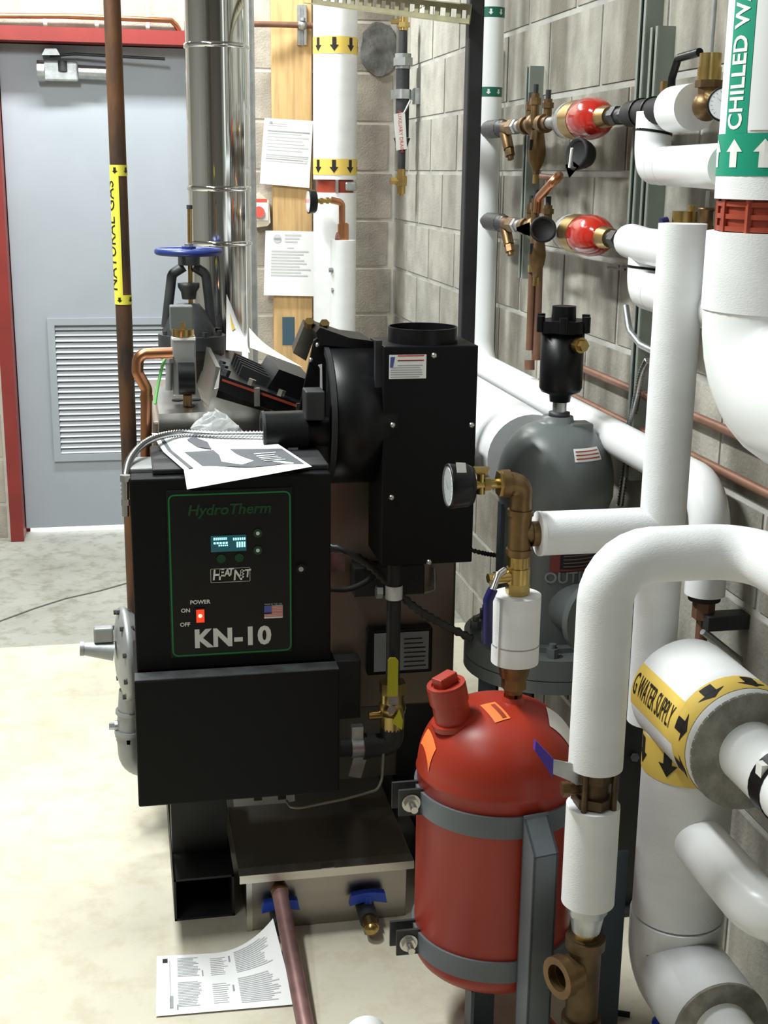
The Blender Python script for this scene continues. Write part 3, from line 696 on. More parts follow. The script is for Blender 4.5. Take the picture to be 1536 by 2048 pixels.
# valve trains along the wall
def train(y_far, far_px, near_px, label, z, upper):
    XT = 1.07; q = .62
    def Tp(px):
        p_ = PX(px, far_px[1]+(near_px[1]-far_px[1])*(px-far_px[0])/(near_px[0]-far_px[0]), XT); return V((XT, p_.y, z))
    t = thing('valve_train', label, 'valve assembly', Tp((far_px[0]+near_px[0])/2)-EZ*.05)
    A = Tp
    part('end_plug', G().hexa(A(960), A(972), .010), m_regul, t)
    part('far_union', G().cyl(A(970), A(978), .016, r2=.025).cyl(A(978), A(1003), .026, 12).cyl(A(1003), A(1012), .025, r2=.016), m_iron, t)
    d = V((.1, -.45, -1)).normalized()
    part('strainer_leg', G().cyl(A(1006)+EZ*.012, A(1010)+d*.065, .017, r2=.015).hexa(A(1010)+d*.065, A(1010)+d*.085, .014).cyl(A(1010)+d*.085, A(1010)+d*.095, .009), m_bronze, t)
    part('strainer_body', G().cyl(A(1000), A(1030), .017).hexa(A(1022), A(1032), .022), m_bronze, t)
    part('galvanized_union', G().cyl(A(1026), A(1048), .016).hexa(A(1030), A(1037), .021), m_galv, t)
    part('backflow_body', G().cyl(A(1044), A(1100), .018).cyl(A(1050), A(1056), .024).cyl(A(1084), A(1092), .024).sphere(A(1070), .029), m_bronze, t)
    for px, dx, h in ((1060, 0, .075), (1078, -.012, .095), (1090, .006, .075)):
        p_ = A(px)+V((dx, 0, 0)); c_ = part('test_cock', G().cyl(p_, p_+EZ*h*.8, .011).hexa(p_+EZ*h*.5, p_+EZ*h*.68, .015), m_bronze, t); part('cock_cap', G().cyl(p_+EZ*h*.8, p_+EZ*(h*.8+.022), .007), m_iron, c_)
    p_ = A(1076)
    part('relief_funnel', G().lathe([(.016, 0), (.021, .03), (.024, .055), (.020, .08), (.010, .1), (.009, .112), (0, .112)], p_-EZ*.015, -EZ, 20), m_bronze, t)
    part('funnel_window', G().box(p_+V((-.020, -.008, -.052)), (.008, .012, .026)), m_dark, t)
    part('funnel_tip', G().cyl(p_-EZ*.127, p_-EZ*.15, .008), m_brass, t)
    part('nipple', G().cyl(A(1095), A(1140), .015), m_regul if upper else m_galv, t)
    part('clear_bowl', G().lathe([(.012, -.0), (.03, .008), (.043, .02), (.045, .05), (.044, .06)], A(1130), A(1200)-A(1130), 28), m_glass, t)
    part('dial_disc', G().cyl(A(1138), A(1142), .036), m_dial, t)
    part('regulator_ring', G().cyl(A(1152), A(1168), .046).cyl(A(1147), A(1153), .043), m_brass, t)
    L = (A(1205)-A(1167)).length
    part('regulator_dome', G().lathe([(.044, 0), (.047, L*.12), (.048, L*.4), (.045, L*.65), (.036, L*.9), (.024, L*1.05), (0, L*1.06)], A(1167), A(1200)-A(1167), 32), m_redg, t)
    part('regulator_neck', G().cyl(A(1203), A(1222), .026, r2=.022), m_brass, t)
    part('outlet_union', G().cyl(A(1220), A(1264), .017).hexa(A(1230), A(1240), .022).hexa(A(1250), A(1256), .02), m_iron, t)
    return t, A
pz1 = PX(1190, 236, 1.07).z
tr1, A1 = train(3.7, (965, 262), (1400, 205), 'upper wall valve train with a red regulator dome and rubber sleeve', pz1, True)
pz2 = PX(1175, 470, 1.07).z
tr2, A2 = train(3.7, (960, 442), (1260, 488), 'lower wall valve train with a red regulator dome and black caps', pz2, False)
# upper train near end: rubber sleeve, white sleeve, brass valve, gauge, lever
part('rubber_sleeve', G().cyl(A1(1262), A1(1368), .027), m_rubber, tr1)
for px in (1282, 1306, 1336): part('sleeve_tie', G().ring(A1(px), A1(1360)-A1(1300), .024, .030, .006), m_black, tr1)
part('lever', G().tube([A1(1340)+EZ*.035, A1(1340)+EZ*.06, A1(1350)+EZ*.095, A1(1392)+EZ*.098], .008, 10, fil=.01), m_black, tr1)
part('lever_nut', G().hexa(A1(1330)+EZ*.035, A1(1330)+EZ*.055, .012), m_brass, tr1)
part('white_sleeve', G().cyl(A1(1350), A1(1392), .044, 28), m_pvc, tr1)
# lower train: black caps hanging
kx = 1.0
def cap(c, ax, r, label, parent):
    ax = V(ax).normalized()
    part('rubber_cap', G().lathe([(0, -.03), (r*.7, -.03), (r*.85, -.02), (r, 0), (r*1.05, .006), (r*.9, .012), (r*.8, .004), (0, .004)], c, ax, 28), m_rubber, parent, label)
cap(PX(1158, 308, 1.03), (-.9, -.35, .1), .036, 'hanging black cap', tr1)
part('cap_strap', G().prism([PX(1133, 330, 1.02), PX(1140, 355, 1.02), PX(1158, 332, 1.02), PX(1146, 322, 1.02)], (0, .008, 0)), m_rubber, tr1)
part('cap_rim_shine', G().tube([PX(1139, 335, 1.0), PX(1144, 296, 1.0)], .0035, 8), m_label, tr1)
cap(PX(1086, 460, 1.0), (-.25, -1, .25), .031, 'black cap over the valve', tr2)
part('cap_strap', G().prism([PX(1035, 455, 1.0), PX(1035, 462, 1.0), PX(1060, 472, 1.0), PX(1060, 445, 1.0)], (0, .008, 0)), m_rubber, tr2)
# copper drains below trains
p_ = PX(1072, 415, 1.06)
t = thing('copper_drain', 'bent copper drain tube between the two valve trains', 'pipe', PX(1072, 440, 1.06))
part('tube', G().tube([PX(1075, 425, 1.06), PX(1078, 395, 1.06), PX(1112, 358, 1.06), PX(1118, 352, 1.09)], .012, 12, fil=.02), m_copper, t)
part('cross_tube', G().tube([PX(1072, 352, 1.12), PX(1112, 356, 1.12)], .008, 10), m_copperd, t)
t = thing('copper_drain', 'pair of vertical copper drain tubes behind the black air vent', 'pipe', PX(1072, 740, 1.08))
part('tube', G().cyl(PX(1078, 470, 1.09), PX(1072, 720, 1.09), .0125, 12), m_copperd, t); part('tube', G().cyl(PX(1064, 530, 1.07), PX(1058, 700, 1.07), .009, 12).cyl(PX(1059, 720, 1.07), PX(1059, 740, 1.07), .014), m_copperd, t)
part('tube_union', G().hexa(PX(1065, 545, 1.07), PX(1065, 530, 1.07), .013), m_brass, t)
# copper pipes along the wall
for (a, b, lb) in (((1000, 652), (1560, 918), 'upper of two copper pipes running along the grimy wall'), ((1000, 697), (1560, 1018), 'lower of two copper pipes running along the grimy wall')):
    zc = PX(1343, a[1]+(b[1]-a[1])*(1343-a[0])/(b[0]-a[0]), 1.14).z
    single('copper_pipe', G().cyl(V((1.145, PX(1085, 690, 1.145).y, zc)), V((1.145, 1.9, zc)), .0095, 12), m_copperd, lb, 'pipe', V((1.145, 2.8, zc)))
# brass valve head with dial gauge at the near end of upper train
xb = 1.0; c = A1(1415); k = M(c)
t = thing('brass_valve', 'brass valve body with a round dial gauge beside the chilled water main', 'valve', c-EZ*.045)
part('valve_body', G().sphere(c, .028, 18, 10).cyl(c, c+EZ*.055, .019).hexa(c+EZ*.032, c+EZ*.045, .025), m_bronze, t)
part('valve_stack', G().cyl(c+EZ*.045, c+EZ*.068, .022).cyl(c+EZ*.066, c+EZ*.092, .02), m_brass, t)
part('capillary', G().cyl(c+V((0, 0, .09)), c+V((.002, 0, .75)), .0045, 8), m_galv, t)
gauge('gauge', PX(1449, 208, .985), (-.55, -.8, .05), 34*M(PX(1449, 208, .985)), .03, '', t)
part('gauge_stem', G().cyl(c+V((.0, 0, .02)), PX(1452, 210, 1.02), .01), m_brass, t)

# white PVC elbows by the chilled main
def pvc_run(pts, r, label, seams, base):
    t = thing('pvc_elbow_run', label, 'pipe', base); part('jacket', G().tube(pts, r, 28, fil=r*1.35), m_pvc, t)
    for (p_, ax) in seams: part('seam', G().ring(p_, ax, r*.9, r*1.012, .004), m_lt_ink, t)
    return t
e0 = PX(1295, 225, 1.075); e1 = PX(1303, 332, 1.075)
p1 = V((1.075, e1.y, e1.z)); p0 = V((1.075, e1.y, e0.z)); p2 = V((1.02, 1.98, P(1460, 333, 1.98).z)); p2.x = min(P(1462, 333, 1.98).x, 1.05)
rr_ = 36*M(p1)
t = pvc_run([p0, p1, p2], rr_, 'upper white jacketed elbow pipe turning into the chilled water main', [(p1+(p2-p1)*.17, p2-p1), (p1+(p2-p1)*.3, p2-p1)], p1-EZ*rr_)
part('black_tie', G().ring(V((1.075, e1.y, PX(1295, 268, 1.075).z)), V((.15, 0, 1)), rr_*.92, rr_*1.03, .005), m_black, t)
e1 = PX(1290, 580, 1.075); p1 = V((1.075, e1.y, e1.z)); p0 = V((1.075, e1.y, PX(1290, 505, 1.075).z)); p2 = P(1462, 625, 2.0)
t = pvc_run([p0, p1, p2], rr_*1.05, 'lower white jacketed elbow pipe passing behind the tall insulated pipe', [(p1+(p2-p1)*.2, p2-p1)], p1-EZ*rr_)
part('black_tie', G().ring(V((1.075, e1.y, PX(1290, 538, 1.075).z)), V((.1, 0, 1)), rr_*.97, rr_*1.08, .005), m_black, t)
part('tie_tail', G().cyl(PX(1216, 535, 1.1), PX(1250, 539, 1.05), .003, 6), m_black, t)
a_ = A2(1262); b_ = P(1450, 520, 2.1)
t = thing('pvc_elbow_run', 'middle white jacketed pipe joining the lower valve train', 'pipe', a_-EZ*.05)
part('jacket', G().tube([a_, V((a_.x-.01, a_.y-.1, a_.z-.004)), b_], 34*M(a_), 28, fil=.05), m_pvc, t)
part('rounded_end', G().sphere(a_+EY*.004, 34*M(a_)*.99, 24, 10), m_pvc, t)
# brass heads behind tall pipe
c = P(1368, 455, 2.3); k = M(c)
t = thing('brass_valve', 'squat brass valve bonnet behind the tall insulated pipe top', 'valve', c)
part('bonnet', G().cyl(c-EZ*.05, c, 40*k).cyl(c, c+EZ*10*k, 38*k).cyl(c+EZ*10*k, c+EZ*32*k, 25*k), m_brass, t)
part('stem', G().cyl(c+V((.012, 0, 32*k)), c+V((.012, 0, 40*k)), 6*k).cyl(c+V((.014, 0, 40*k)), c+V((.014, 0, 44*k)), 9*k), m_brass, t)
part('side_cap', G().cyl(P(1322, 445, 2.32), P(1335, 442, 2.32), 9*k), m_bluel, t)
c = P(1411, 450, 2.25); t = thing('brass_valve', 'narrow brass bell-shaped valve stem next to the squat bonnet', 'valve', c-EZ*.05)
part('bell', G().lathe([(24*k, -45*k), (22*k, -20*k), (14*k, 0), (13*k, 25*k), (16*k, 28*k), (16*k, 33*k), (0, 33*k)], c, EZ, 22), m_bronze, t)
part('stem', G().cyl(c+EZ*33*k, c+EZ*65*k, 3.5*k), m_galv, t)

# flex conduits on the wall
def flex(name, pts, r, mt, label, pitch=.007, seg=10):
    # smooth the path, then modulate the radius
    q = [V(p_) for p_ in pts]; L = 0; path = []
    for i in range(len(q)-1):
        p0, p1, p2, p3 = q[max(i-1, 0)], q[i], q[i+1], q[min(i+2, len(q)-1)]
        n = max(2, int((p2-p1).length/(pitch/2)))
        for j in range(n):
            s_ = j/n; path.append(.5*((2*p1)+(p2-p0)*s_+(2*p0-5*p1+4*p2-p3)*s_*s_+(3*p1-p0-3*p2+p3)*s_**3))
    path.append(q[-1]); n = len(path)
    g = G().tube(path, r, seg, rr=lambda f: r*(1.08 if int(round(f*(n-1))) % 2 else .68))
    return single(name, g, mt, label, 'conduit', q[-1])
flex('flexible_conduit', [PX(1296, 720, 1.12), PX(1284, 745, 1.12), PX(1274, 790, 1.12), PX(1262, 860, 1.13), PX(1250, 940, 1.13), PX(1240, 1010, 1.13)], .0085, m_flex, 'armored conduit hanging on the wall behind the tall pipe')
single('conduit', G().tube([PX(1251, 612, 1.12), PX(1258, 660, 1.12), PX(1282, 690, 1.12), PX(1310, 704, 1.12)], .008, 12, fil=.03), m_galv, 'bent metal conduit under the lower white elbow', 'conduit', PX(1258, 700, 1.12))
single('conduit', G().cyl(PX(1002, 100, 1.155), PX(985, 720, 1.155), .007, 10), m_strut, 'thin grey conduit on the wall right of the black pole', 'conduit', PX(985, 720, 1.155))

# chilled water main
xc, yc_ = .985, 1.86; rc = .108
pC = V((xc, yc_, 0)); zC = lambda y: P(1480, y, yc_).z
t = thing('chilled_water_main', 'large white pipe with a green chilled water label at the top right', 'pipe', V((xc, yc_, zC(870))))
zc0, zc1 = zC(468), zC(398)
part('upper_jacket', G().cyl((xc, yc_, zc1), (xc, yc_, 2.6), rc, 40), m_canvas, t)
part('lower_jacket', G().tube([V((xc, yc_, zc0)), V((xc, yc_, zC(772))), V((xc, -2.59, zC(772)))], rc*1.05, 36, fil=.17), m_pvc, t)
part('canvas_wrap', G().cyl((xc, yc_, zC(620)), (xc, yc_, zc0+.003), rc*1.075, 40), m_canvas, t)
part('mesh_coupling', G().cyl((xc, yc_, zc0-.01), (xc, yc_, zc1+.01), rc*.9, 36), m_redclamp, t)
for f in (.15, .5, .85):
    part('coupling_rib', G().ring((xc, yc_, zc0+(zc1-zc0)*f-.003), EZ, rc*.88, rc*.94, .007, 36), m_redclamp, t)
for i in range(12):
    a = 2*math.pi*i/12; part('coupling_bar', G().box((xc+math.cos(a)*rc*.92, yc_+math.sin(a)*rc*.92, (zc0+zc1)/2), (.008, .008, zc1-zc0)), m_redclamp, t)
fn = wrap_fn((xc, yc_, 0), EZ, V((-.75, -.66, 0)), rc)
za, zb_, zd = zC(352), zC(268), 2.5
g = G(); wrap_rect(g, fn, za, zb_, -rc*3.1, rc*3.1, .0008, 48); wrap_rect(g, fn, zb_, zd, -.078, -.030, .0008, 8)
lb = part('flow_label', g, m_green, t)
for j in range(-3, 4):
    g = G(); wrap_arrow(g, fn, za+.012, zb_-.008, -.052+j*.053, .034, .0016); part('arrow', g, m_label, lb)
g = G(); wrap_text(g, fn, 'CHILLED WATER', .043, zC(262), -.054, .0016, 1, -1, .0009, .78, 'LEFT')
part('lettering', g, m_label, lb)
part('white_jacket_flap', (lambda g_: (wrap_rect(g_, fn, zb_+.004, zd, -.028, rc*2.5, .0018, 30), g_)[1])(G()), m_pvc, t)

# ------------------------------------------------------------------ tall white pipe, branch, feeder piping  (plane YT)
YT = 2.1
xt = (P(1360, 500, YT).x+P(1330, 1000, YT).x)/2; rt_ = .0405
t = thing('tall_insulated_pipe', 'tall white insulated pipe teeing left to the brass fittings', 'pipe', V((xt, YT, .7)))
ztop = P(1358, 447, YT).z; zbr = P(1200, 1062, YT).z
part('vertical_jacket', G().cyl((xt, YT, .6), (xt, YT, ztop), rt_, 32), m_canvas, t)
xl = P(1080, 1062, YT).x
g = G().cyl((xl, YT, zbr), (xt, YT, zbr), rt_*.96, 32)
part('branch_jacket', g, m_canvas, t)
part('branch_end_lip', G().ring((xl-.004, YT, zbr), EX, rt_*.55, rt_*.98, .006), m_paper, t)

# feeder tank
YK = 2.1; xk = P(990, 1650, YK).x; rk = 158*M(P(990, 1650, YK)); k = M(P(990, 1650, YK))
zt = P(1000, 1530, YK-rk*.6).z; 
z_rim = P(990, 1610, YK-rk).z; z_bot = P(960, 1978, YK-rk).z; dome = .122; dbot = .06
t = thing('feeder_tank', 'red painted chemical feeder tank held by grey straps', 'tank', V((xk, YK, 0)))
pr = [(0, z_bot-dbot)]+[(rk*math.sin(a), z_bot-dbot*math.cos(a)) for a in [i*math.pi/2/10 for i in range(1, 11)]]
pr += [(rk, z_rim-.004), (rk*1.018, z_rim), (rk*1.0, z_rim+.006)]+[(rk*math.cos(a)**.75, z_rim+.006+dome*math.sin(a)) for a in [i*math.pi/2/14 for i in range(1, 14)]]+[(0, z_rim+.006+dome)]
tank = part('shell', G().lathe(pr, V((xk, YK, 0)), EZ, 64), m_red, t)
def dome_pt(x, y, off=0):
    rr2 = math.hypot(x-xk, y-YK)/rk; rr2 = min(rr2, .999); a = math.acos(rr2**(1/.75)); return V((x, y, z_rim+.006+dome*math.sin(a)+off))
# filler neck
fnx, fny = xk-rk*.62, YK-rk*.12
fp = dome_pt(fnx, fny); fax = V((-.22, -.02, 1)).normalized(); r_n = 38*k
part('filler_neck', G().cyl(fp-fax*.03, fp+fax*.05, r_n*.93, 28), m_red, t)
cp = part('filler_cap', G().cyl(fp+fax*.035, fp+fax*.066, r_n, 28).ring(fp+fax*.066, fax, r_n*.75, r_n*.98, .004), m_red, t)
_, u_, w_ = G().frame(fax, (1, .55, 0)); R_ = Matrix((u_, w_, fax)).transposed()
part('cap_square_lug', G().box(fp+fax*.076, (r_n*1.15, r_n*.72, .02), R_, .002), m_red, cp)
part('weld_collar', G().ring(fp-fax*.012, fax, r_n*.8, r_n*1.12, .01), m_red, t)
# outlet stub on top
sx_ = P(1026, 1400, YK).x; sp_ = dome_pt(sx_, YK)
part('top_stub', G().cyl(sp_-EZ*.02, V((sx_, YK, P(1026, 1385, YK).z)), 18*k).cyl(sp_-EZ*.004, sp_+EZ*.008, 24*k, r2=18*k), m_red, t)
def dome_patch(name, x0, y0, x1, y1, rot, mt, off=.0012, n=8):
    g = G(); c_, s_ = math.cos(rot), math.sin(rot); mx, my = (x0+x1)/2, (y0+y1)/2
    vv = [[None]*(n+1) for _ in range(n+1)]
    for i in range(n+1):
        for j in range(n+1):
            dx, dy = (x0+(x1-x0)*i/n)-mx, (y0+(y1-y0)*j/n)-my
            q = dome_pt(mx+dx*c_-dy*s_, my+dx*s_+dy*c_); nn = V(((q.x-xk)*1.1, (q.y-YK)*1.1, .13)).normalized(); vv[i][j] = g.bm.verts.new(q+nn*off)
    for i in range(n):
        for j in range(n): g._f([vv[i][j], vv[i+1][j], vv[i+1][j+1], vv[i][j+1]], True)
    return part(name, g, mt, t)
dome_patch('orange_sticker', xk-.034, YK-.068, xk-.004, YK-.008, .2, m_orange)
dome_patch('sticker_lettering', xk-.017, YK-.062, xk-.009, YK-.016, .2, m_redclamp, .0022)
dome_patch('white_label', xk+.078, YK-.075, xk+.128, YK-.01, -.2, m_label)
dome_patch('worn_sticker', xk-rk*.95, YK-rk*.3, xk-rk*.86, YK+.02, 0, m_orange)
# straps with tabs
for zs_, nm in ((P(985, 1655, YK-rk).z, 'u'), (P(940, 1948, YK-rk).z, 'l')):
    zc_ = zs_-.004; h = 44*k
    s_ = part('strap', G().ring(V((xk, YK, zc_-h/2)), EZ, rk-.002, rk+.005, h, 64), m_strap, t)
    xa0 = xk-rk*.985; 
    part('strap_tab', G().mm((xa0-.044, YK-.026, zc_-h*.62), (xa0+.006, YK-.020, zc_+h*.62)), m_iron, s_)
    part('strap_tab', G().mm((xa0-.050, YK+.006, zc_-h*.62), (xa0+.006, YK+.012, zc_+h*.62)), m_iron, s_)
    bp = V((xa0-.022, YK-.026, zc_)); part('strap_bolt', G().hexa(bp, bp-EY*.012, .013).cyl(bp-EY*.012, bp-EY*.03, .0065).cyl(bp, bp-EY*.003, .017), m_bolt, s_)
# angle iron legs
zleg = P(1072, 1625, YK-rk).z
a = math.radians(-80); d = V((math.cos(a), math.sin(a), 0)); e = V((-d.y, d.x, 0)); c2_ = V((xk, YK, 0))+d*(rk+.006); ztp = zleg; hw = .023; dp = .046
g = G().prism([c2_-e*hw, c2_+e*hw, c2_+e*hw+EZ*ztp, c2_-e*hw+EZ*ztp], d*.004)
for s_ in (-1, 1): g.prism([c2_+e*s_*hw, c2_+e*s_*hw+d*dp, c2_+e*s_*hw+d*dp+EZ*(ztp-.055), c2_+e*s_*hw+EZ*ztp], -e*s_*.004)
g.prism([c2_+d*dp-e*hw, c2_+d*dp+e*hw, c2_+d*dp+e*hw+EZ*(ztp-.055), c2_+d*dp-e*hw+EZ*(ztp-.055)], -d*.004)
g.prism([c2_+d*dp-e*hw+EZ*(ztp-.055), c2_+d*dp+e*hw+EZ*(ztp-.055), c2_+e*hw+EZ*ztp, c2_-e*hw+EZ*ztp], EZ*-.003)
part('leg', g, m_strap, t)
q = P(958, 2040, 2.06); part('leg', G().mm((q.x-.028, 2.058, 0), (q.x+.028, 2.063, .14)).mm((q.x-.028, 2.02, 0), (q.x-.022, 2.06, .12)), m_leg, t)
q = P(1216, 1900, 2.04); part('leg', G().mm((q.x-.024, 2.03, 0), (q.x+.024, 2.035, P(1216, 1700, 2.04).z)).mm((q.x-.024, 2.03, 0), (q.x-.019, 2.075, P(1216, 1700, 2.04).z)), m_leg, t)
part('bottom_drain', G().tube([V((xk+.06, YK+.02, z_bot-dbot+.03)), V((xk+.085, YK-.02, .03)), V((xk+.12, YK-.16, .02))], .014, 12, fil=.02), m_copper, t)

# brass fittings above the tank
t = thing('brass_feed_fittings', 'bronze tee and elbow stack rising from the red tank', 'pipe fitting', V((sx_, YK, P(1026, 1385, YK).z)))
B = lambda x, y: V((sx_+(P(x, y, YK).x-P(1026+(1385-y)*.027+ (0), y, YK).x)*1, YK, P(x, y, YK).z))
zB = lambda y: P(1035, y, YK).z
Cc = lambda y: V((sx_, YK, zB(y)))
part('lower_union', G().cyl(Cc(1395), Cc(1370), 18*k).hexa(Cc(1375), Cc(1352), 25*k).cyl(Cc(1352), Cc(1328), 27*k, r2=32*k).cyl(Cc(1330), Cc(1315), 30*k), m_bronze, t)
sl = part('insulation_sleeve', G().cyl(Cc(1322), Cc(1188), 46*k, 32), m_canvas, t)
part('sleeve_joint', G().ring(Cc(1287), EZ, 40*k, 46.4*k, .0025), m_grey_ink, sl)
part('sleeve_split', G().box(Cc(1255)+V((-46*k*.86, -46*k*.5, 0)), (.004, .006, 134*k)), m_lt_ink, sl)
part('ball_valve', G().cyl(Cc(1190), Cc(1112), 20*k).hexa(Cc(1185), Cc(1165), 24*k).cyl(Cc(1165), Cc(1135), 23*k).hexa(Cc(1132), Cc(1112), 22*k), m_brass, t)
hv = Cc(1150)
part('valve_stem', G().cyl(hv, hv-EX*.045+EY*-.01, .011).hexa(hv+V((-.045, -.01, 0)), hv+V((-.058, -.012, 0)), .009), m_brass, t)
part('lever', G().tube([P(1010, 1140, YK-.012), P(996, 1150, YK-.02), P(985, 1180, YK-.03)], .006, 10, fil=.01), m_bolt, t)
part('lever_grip', G().tube([P(986, 1178, YK-.03), P(976, 1200, YK-.03), P(975, 1285, YK-.03)], .009, 12, fil=.01), m_bluel, t)
part('tee', G().cyl(Cc(1112), Cc(1025), 22*k).ring(Cc(1108), EZ, 15*k, 25*k, .01).ring(Cc(1030), EZ, 15*k, 25*k, .01).cyl(Cc(1062), V((xl+.003, YK, zbr)), 20*k).ring(V((xl-.016, YK, zbr)), EX, 12*k, 24*k, .012), m_bronze, t)
part('elbow', G().tube([Cc(1028), Cc(966), V((P(1000, 966, YK).x, YK, zB(966)))], 21*k, 20, fil=34*k).ring(V((P(1003, 966, YK).x, YK, zB(966))), EX, 12*k, 26*k, .014), m_bronze, t)
part('bushing', G().hexa(V((P(996, 966, YK).x, YK, zB(966))), V((P(1006, 966, YK).x, YK, zB(966))), 25*k), m_brass, t)
part('gauge_cock', G().cyl(V((P(930, 966, YK).x, YK, zB(966))), V((P(998, 966, YK).x, YK, zB(966))), 9*k).hexa(V((P(938, 966, YK).x, YK, zB(966))), V((P(952, 966, YK).x, YK, zB(966))), 12*k).hexa(V((P(968, 966, YK).x, YK, zB(966))), V((P(980, 966, YK).x, YK, zB(966))), 13*k).cyl(V((P(962, 966, YK).x, YK, zB(985))), V((P(962, 966, YK).x, YK, zB(945))), 8*k), m_brass, t)
part('cock_handle', G().prism([P(948, 935, YK), P(980, 935, YK), P(974, 950, YK), P(954, 950, YK)], (0, .008, 0)), m_brass, t)
gc_ = V((P(897, 966, YK).x, YK-.005, zB(966)))
ga = gauge('gauge', gc_, (-1, .0, 0), 41*k, .04, '', t)
part('gauge_sticker', G().prism([P(912, 925, YK-.042), P(931, 926, YK-.042), P(933, 945, YK-.045), P(914, 945, YK-.045)], (0, -.001, 0)), m_label, ga)

# front white pipe
YP = 1.85; xpz = (P(1215, 1200, YP).x+P(1172, 1780, YP).x)/2; rp = .0445
zh = P(1330, 1108, YP).z; xr = P(1500, 1100, YP).x
t = thing('front_insulated_pipe', 'white insulated pipe looping over from the bronze tee to the right', 'pipe', V((xpz, YP, 0)))
zP = lambda y: P(1190, y, YP).z
zv0, zv1 = zP(1608), zP(1532)
part('upper_jacket', G().tube([V((xpz, YP, zv1)), V((xpz, YP, zh)), V((xr, YP, zh)), V((xr, -2.59, zh))], rp, 32, fil=.075), m_canvas, t)
part('jacket_rivet', G().sphere(P(1473, 1132, YP-.04), .005, 10, 6), m_pvc, t); part('jacket_rivet', G().sphere(P(1178, 1192, YP-.01), .005, 10, 6), m_pvc, t)
part('lower_jacket', G().ring((xpz, YP, zP(1800)), EZ, .02, rp, zv0-zP(1800), 32), m_canvas, t)
k = M(V((xpz, YP, .5)))
bv = part('ball_valve', G().cyl((xpz, YP, zv0-.02), (xpz, YP, zv1+.02), .027).hexa((xpz, YP, zv0+.004), (xpz, YP, zv0+.02), .037).hexa((xpz, YP, zv1-.02), (xpz, YP, zv1-.004), .037), m_bronzed, t)
for a in range(4):
    an = math.pi/4+a*math.pi/2; part('valve_tie_bolt', G().cyl((xpz+math.cos(an)*.036, YP+math.sin(an)*.036, zv0), (xpz+math.cos(an)*.036, YP+math.sin(an)*.036, zv1), .005, 8), m_bronzed, bv)
zm = (zv0+zv1)/2
part('valve_stem', G().cyl((xpz, YP, zm), (xpz-.052, YP-.006, zm), .01).hexa((xpz-.046, YP-.006, zm), (xpz-.058, YP-.006, zm), .013), m_bronze, bv)
yl = YP-.01
part('lever', G().prism([P(1160, 1575, yl), P(1172, 1560, yl), P(1148, 1528, yl), P(1107, 1520, yl), P(1106, 1548, yl), P(1140, 1562, yl)], (0, .004, 0)), m_galv, bv)
part('lever_grip', G().prism([P(1107, 1518, yl-.003), P(1106, 1556, yl-.003), P(1070, 1502, yl-.003), P(1072, 1482, yl-.003)], (0, .01, 0)), m_purple, bv)
part('grey_reducer', G().cyl((xpz, YP, zP(1800)+.01), (xpz, YP, zP(1822)), .034, 8).cyl((xpz, YP, zP(1822)), (xpz, YP, zP(1858)), .03, r2=.024), m_galv, t)
part('brass_nipple', G().cyl((xpz, YP, zP(1856)), (xpz, YP, zP(1874)), .02), m_brass, t)
te = part('bronze_tee', G().cyl((xpz, YP, zP(2060)), (xpz, YP, zP(1870)), .028).ring((xpz, YP, zP(1890)), EZ, .02, .034, .018).ring((xpz, YP, zP(2048)), EZ, .02, .034, .02), m_bronzed, t)
bx_ = V((-.93, -.37, 0)); zb2 = zP(1932); bo = V((xpz, YP, zb2))
part('open_branch', G().ring(bo+bx_*.02, bx_, .021, .03, .025).ring(bo+bx_*.042, bx_, .023, .036, .018), m_bronze, te)
part('branch_bore', G().lathe([(0, .03), (.0225, .03)], bo, bx_, 20), m_dark, te)
part('bottom_pipe', G().cyl((xpz, YP, 0), (xpz, YP, zP(2050)), .026), m_galv, t)

# hot water supply main
xm, ym = .955, 1.985; rm = .082
zax = PX(1497, 1522, xm).z+.016
yend = PX(1497, 1522, xm).y
t = thing('hot_water_main', 'large white hot water supply main with yellow label and arrows', 'pipe', V((xm, ym, .05)))
rh = .1
part('branch_jacket', G().tube([V((xm, ym+.04, zax)), V((xm, yend, zax))], rh, 44).lathe([(rh, 0), (rh*.9, .018), (rh*.6, .028), (0, .03)], V((xm, ym+.04, zax)), EY, 44), m_canvas, t)
part('cut_end', G().ring(V((xm, yend+.004, zax)), -EY, .052, rh*1.002, .006, 44), m_cut, t)
part('branch_bore_jacket', G().tube([V((xm, yend+.02, zax)), V((xm, -2.59, zax))], .053, 28), m_pvc, t)
part('black_tape', G().ring(V((xm, 1.665, zax)), -EY, .045, .055, .035), m_black, t)
part('black_tape_label', G().box((xm-.045, 1.645, zax+.033), (.01, .018, .02)), m_label, t)
zel = P(1380, 1905, ym).z
part('vertical_jacket', G().cyl((xm, ym, P(1370, 1818, ym).z), (xm, ym, zax), rm, 40), m_canvas, t)
zfl = .168
part('elbow_jacket', G().tube([V((xm, ym, P(1370, 1822, ym).z)), V((xm, ym, zfl)), V((xm, 1.783, zfl))], rm*1.04, 40, fil=.12), m_pvc, t)
ye2 = 1.783
part('elbow_cut_end', G().ring(V((xm, ye2+.002, zfl)), -EY, .05, rm*1.05, .006, 40), m_cut, t)
part('elbow_inner_pipe', G().tube([V((xm, ye2+.01, zfl)), V((xm, -2.59, zfl))], .05, 28), m_pvc, t)
part('rivet', G().sphere(P(1414, 1900, ym-.085), .006, 10, 6), m_pvc, t)
fn = wrap_fn((xm, yend, zax), EY, -EX, rh)     # t grows from -X side ; +w = EY x -EX = +Z
L = ym+.07-yend
g = G(); wrap_rect(g, fn, .022, .075, -rh*3.1, rh*3.1, .001, 44); wrap_rect(g, fn, .07, L-.03, -.012, .064, .001, 12)
lb = part('supply_label', g, m_tapey, t)
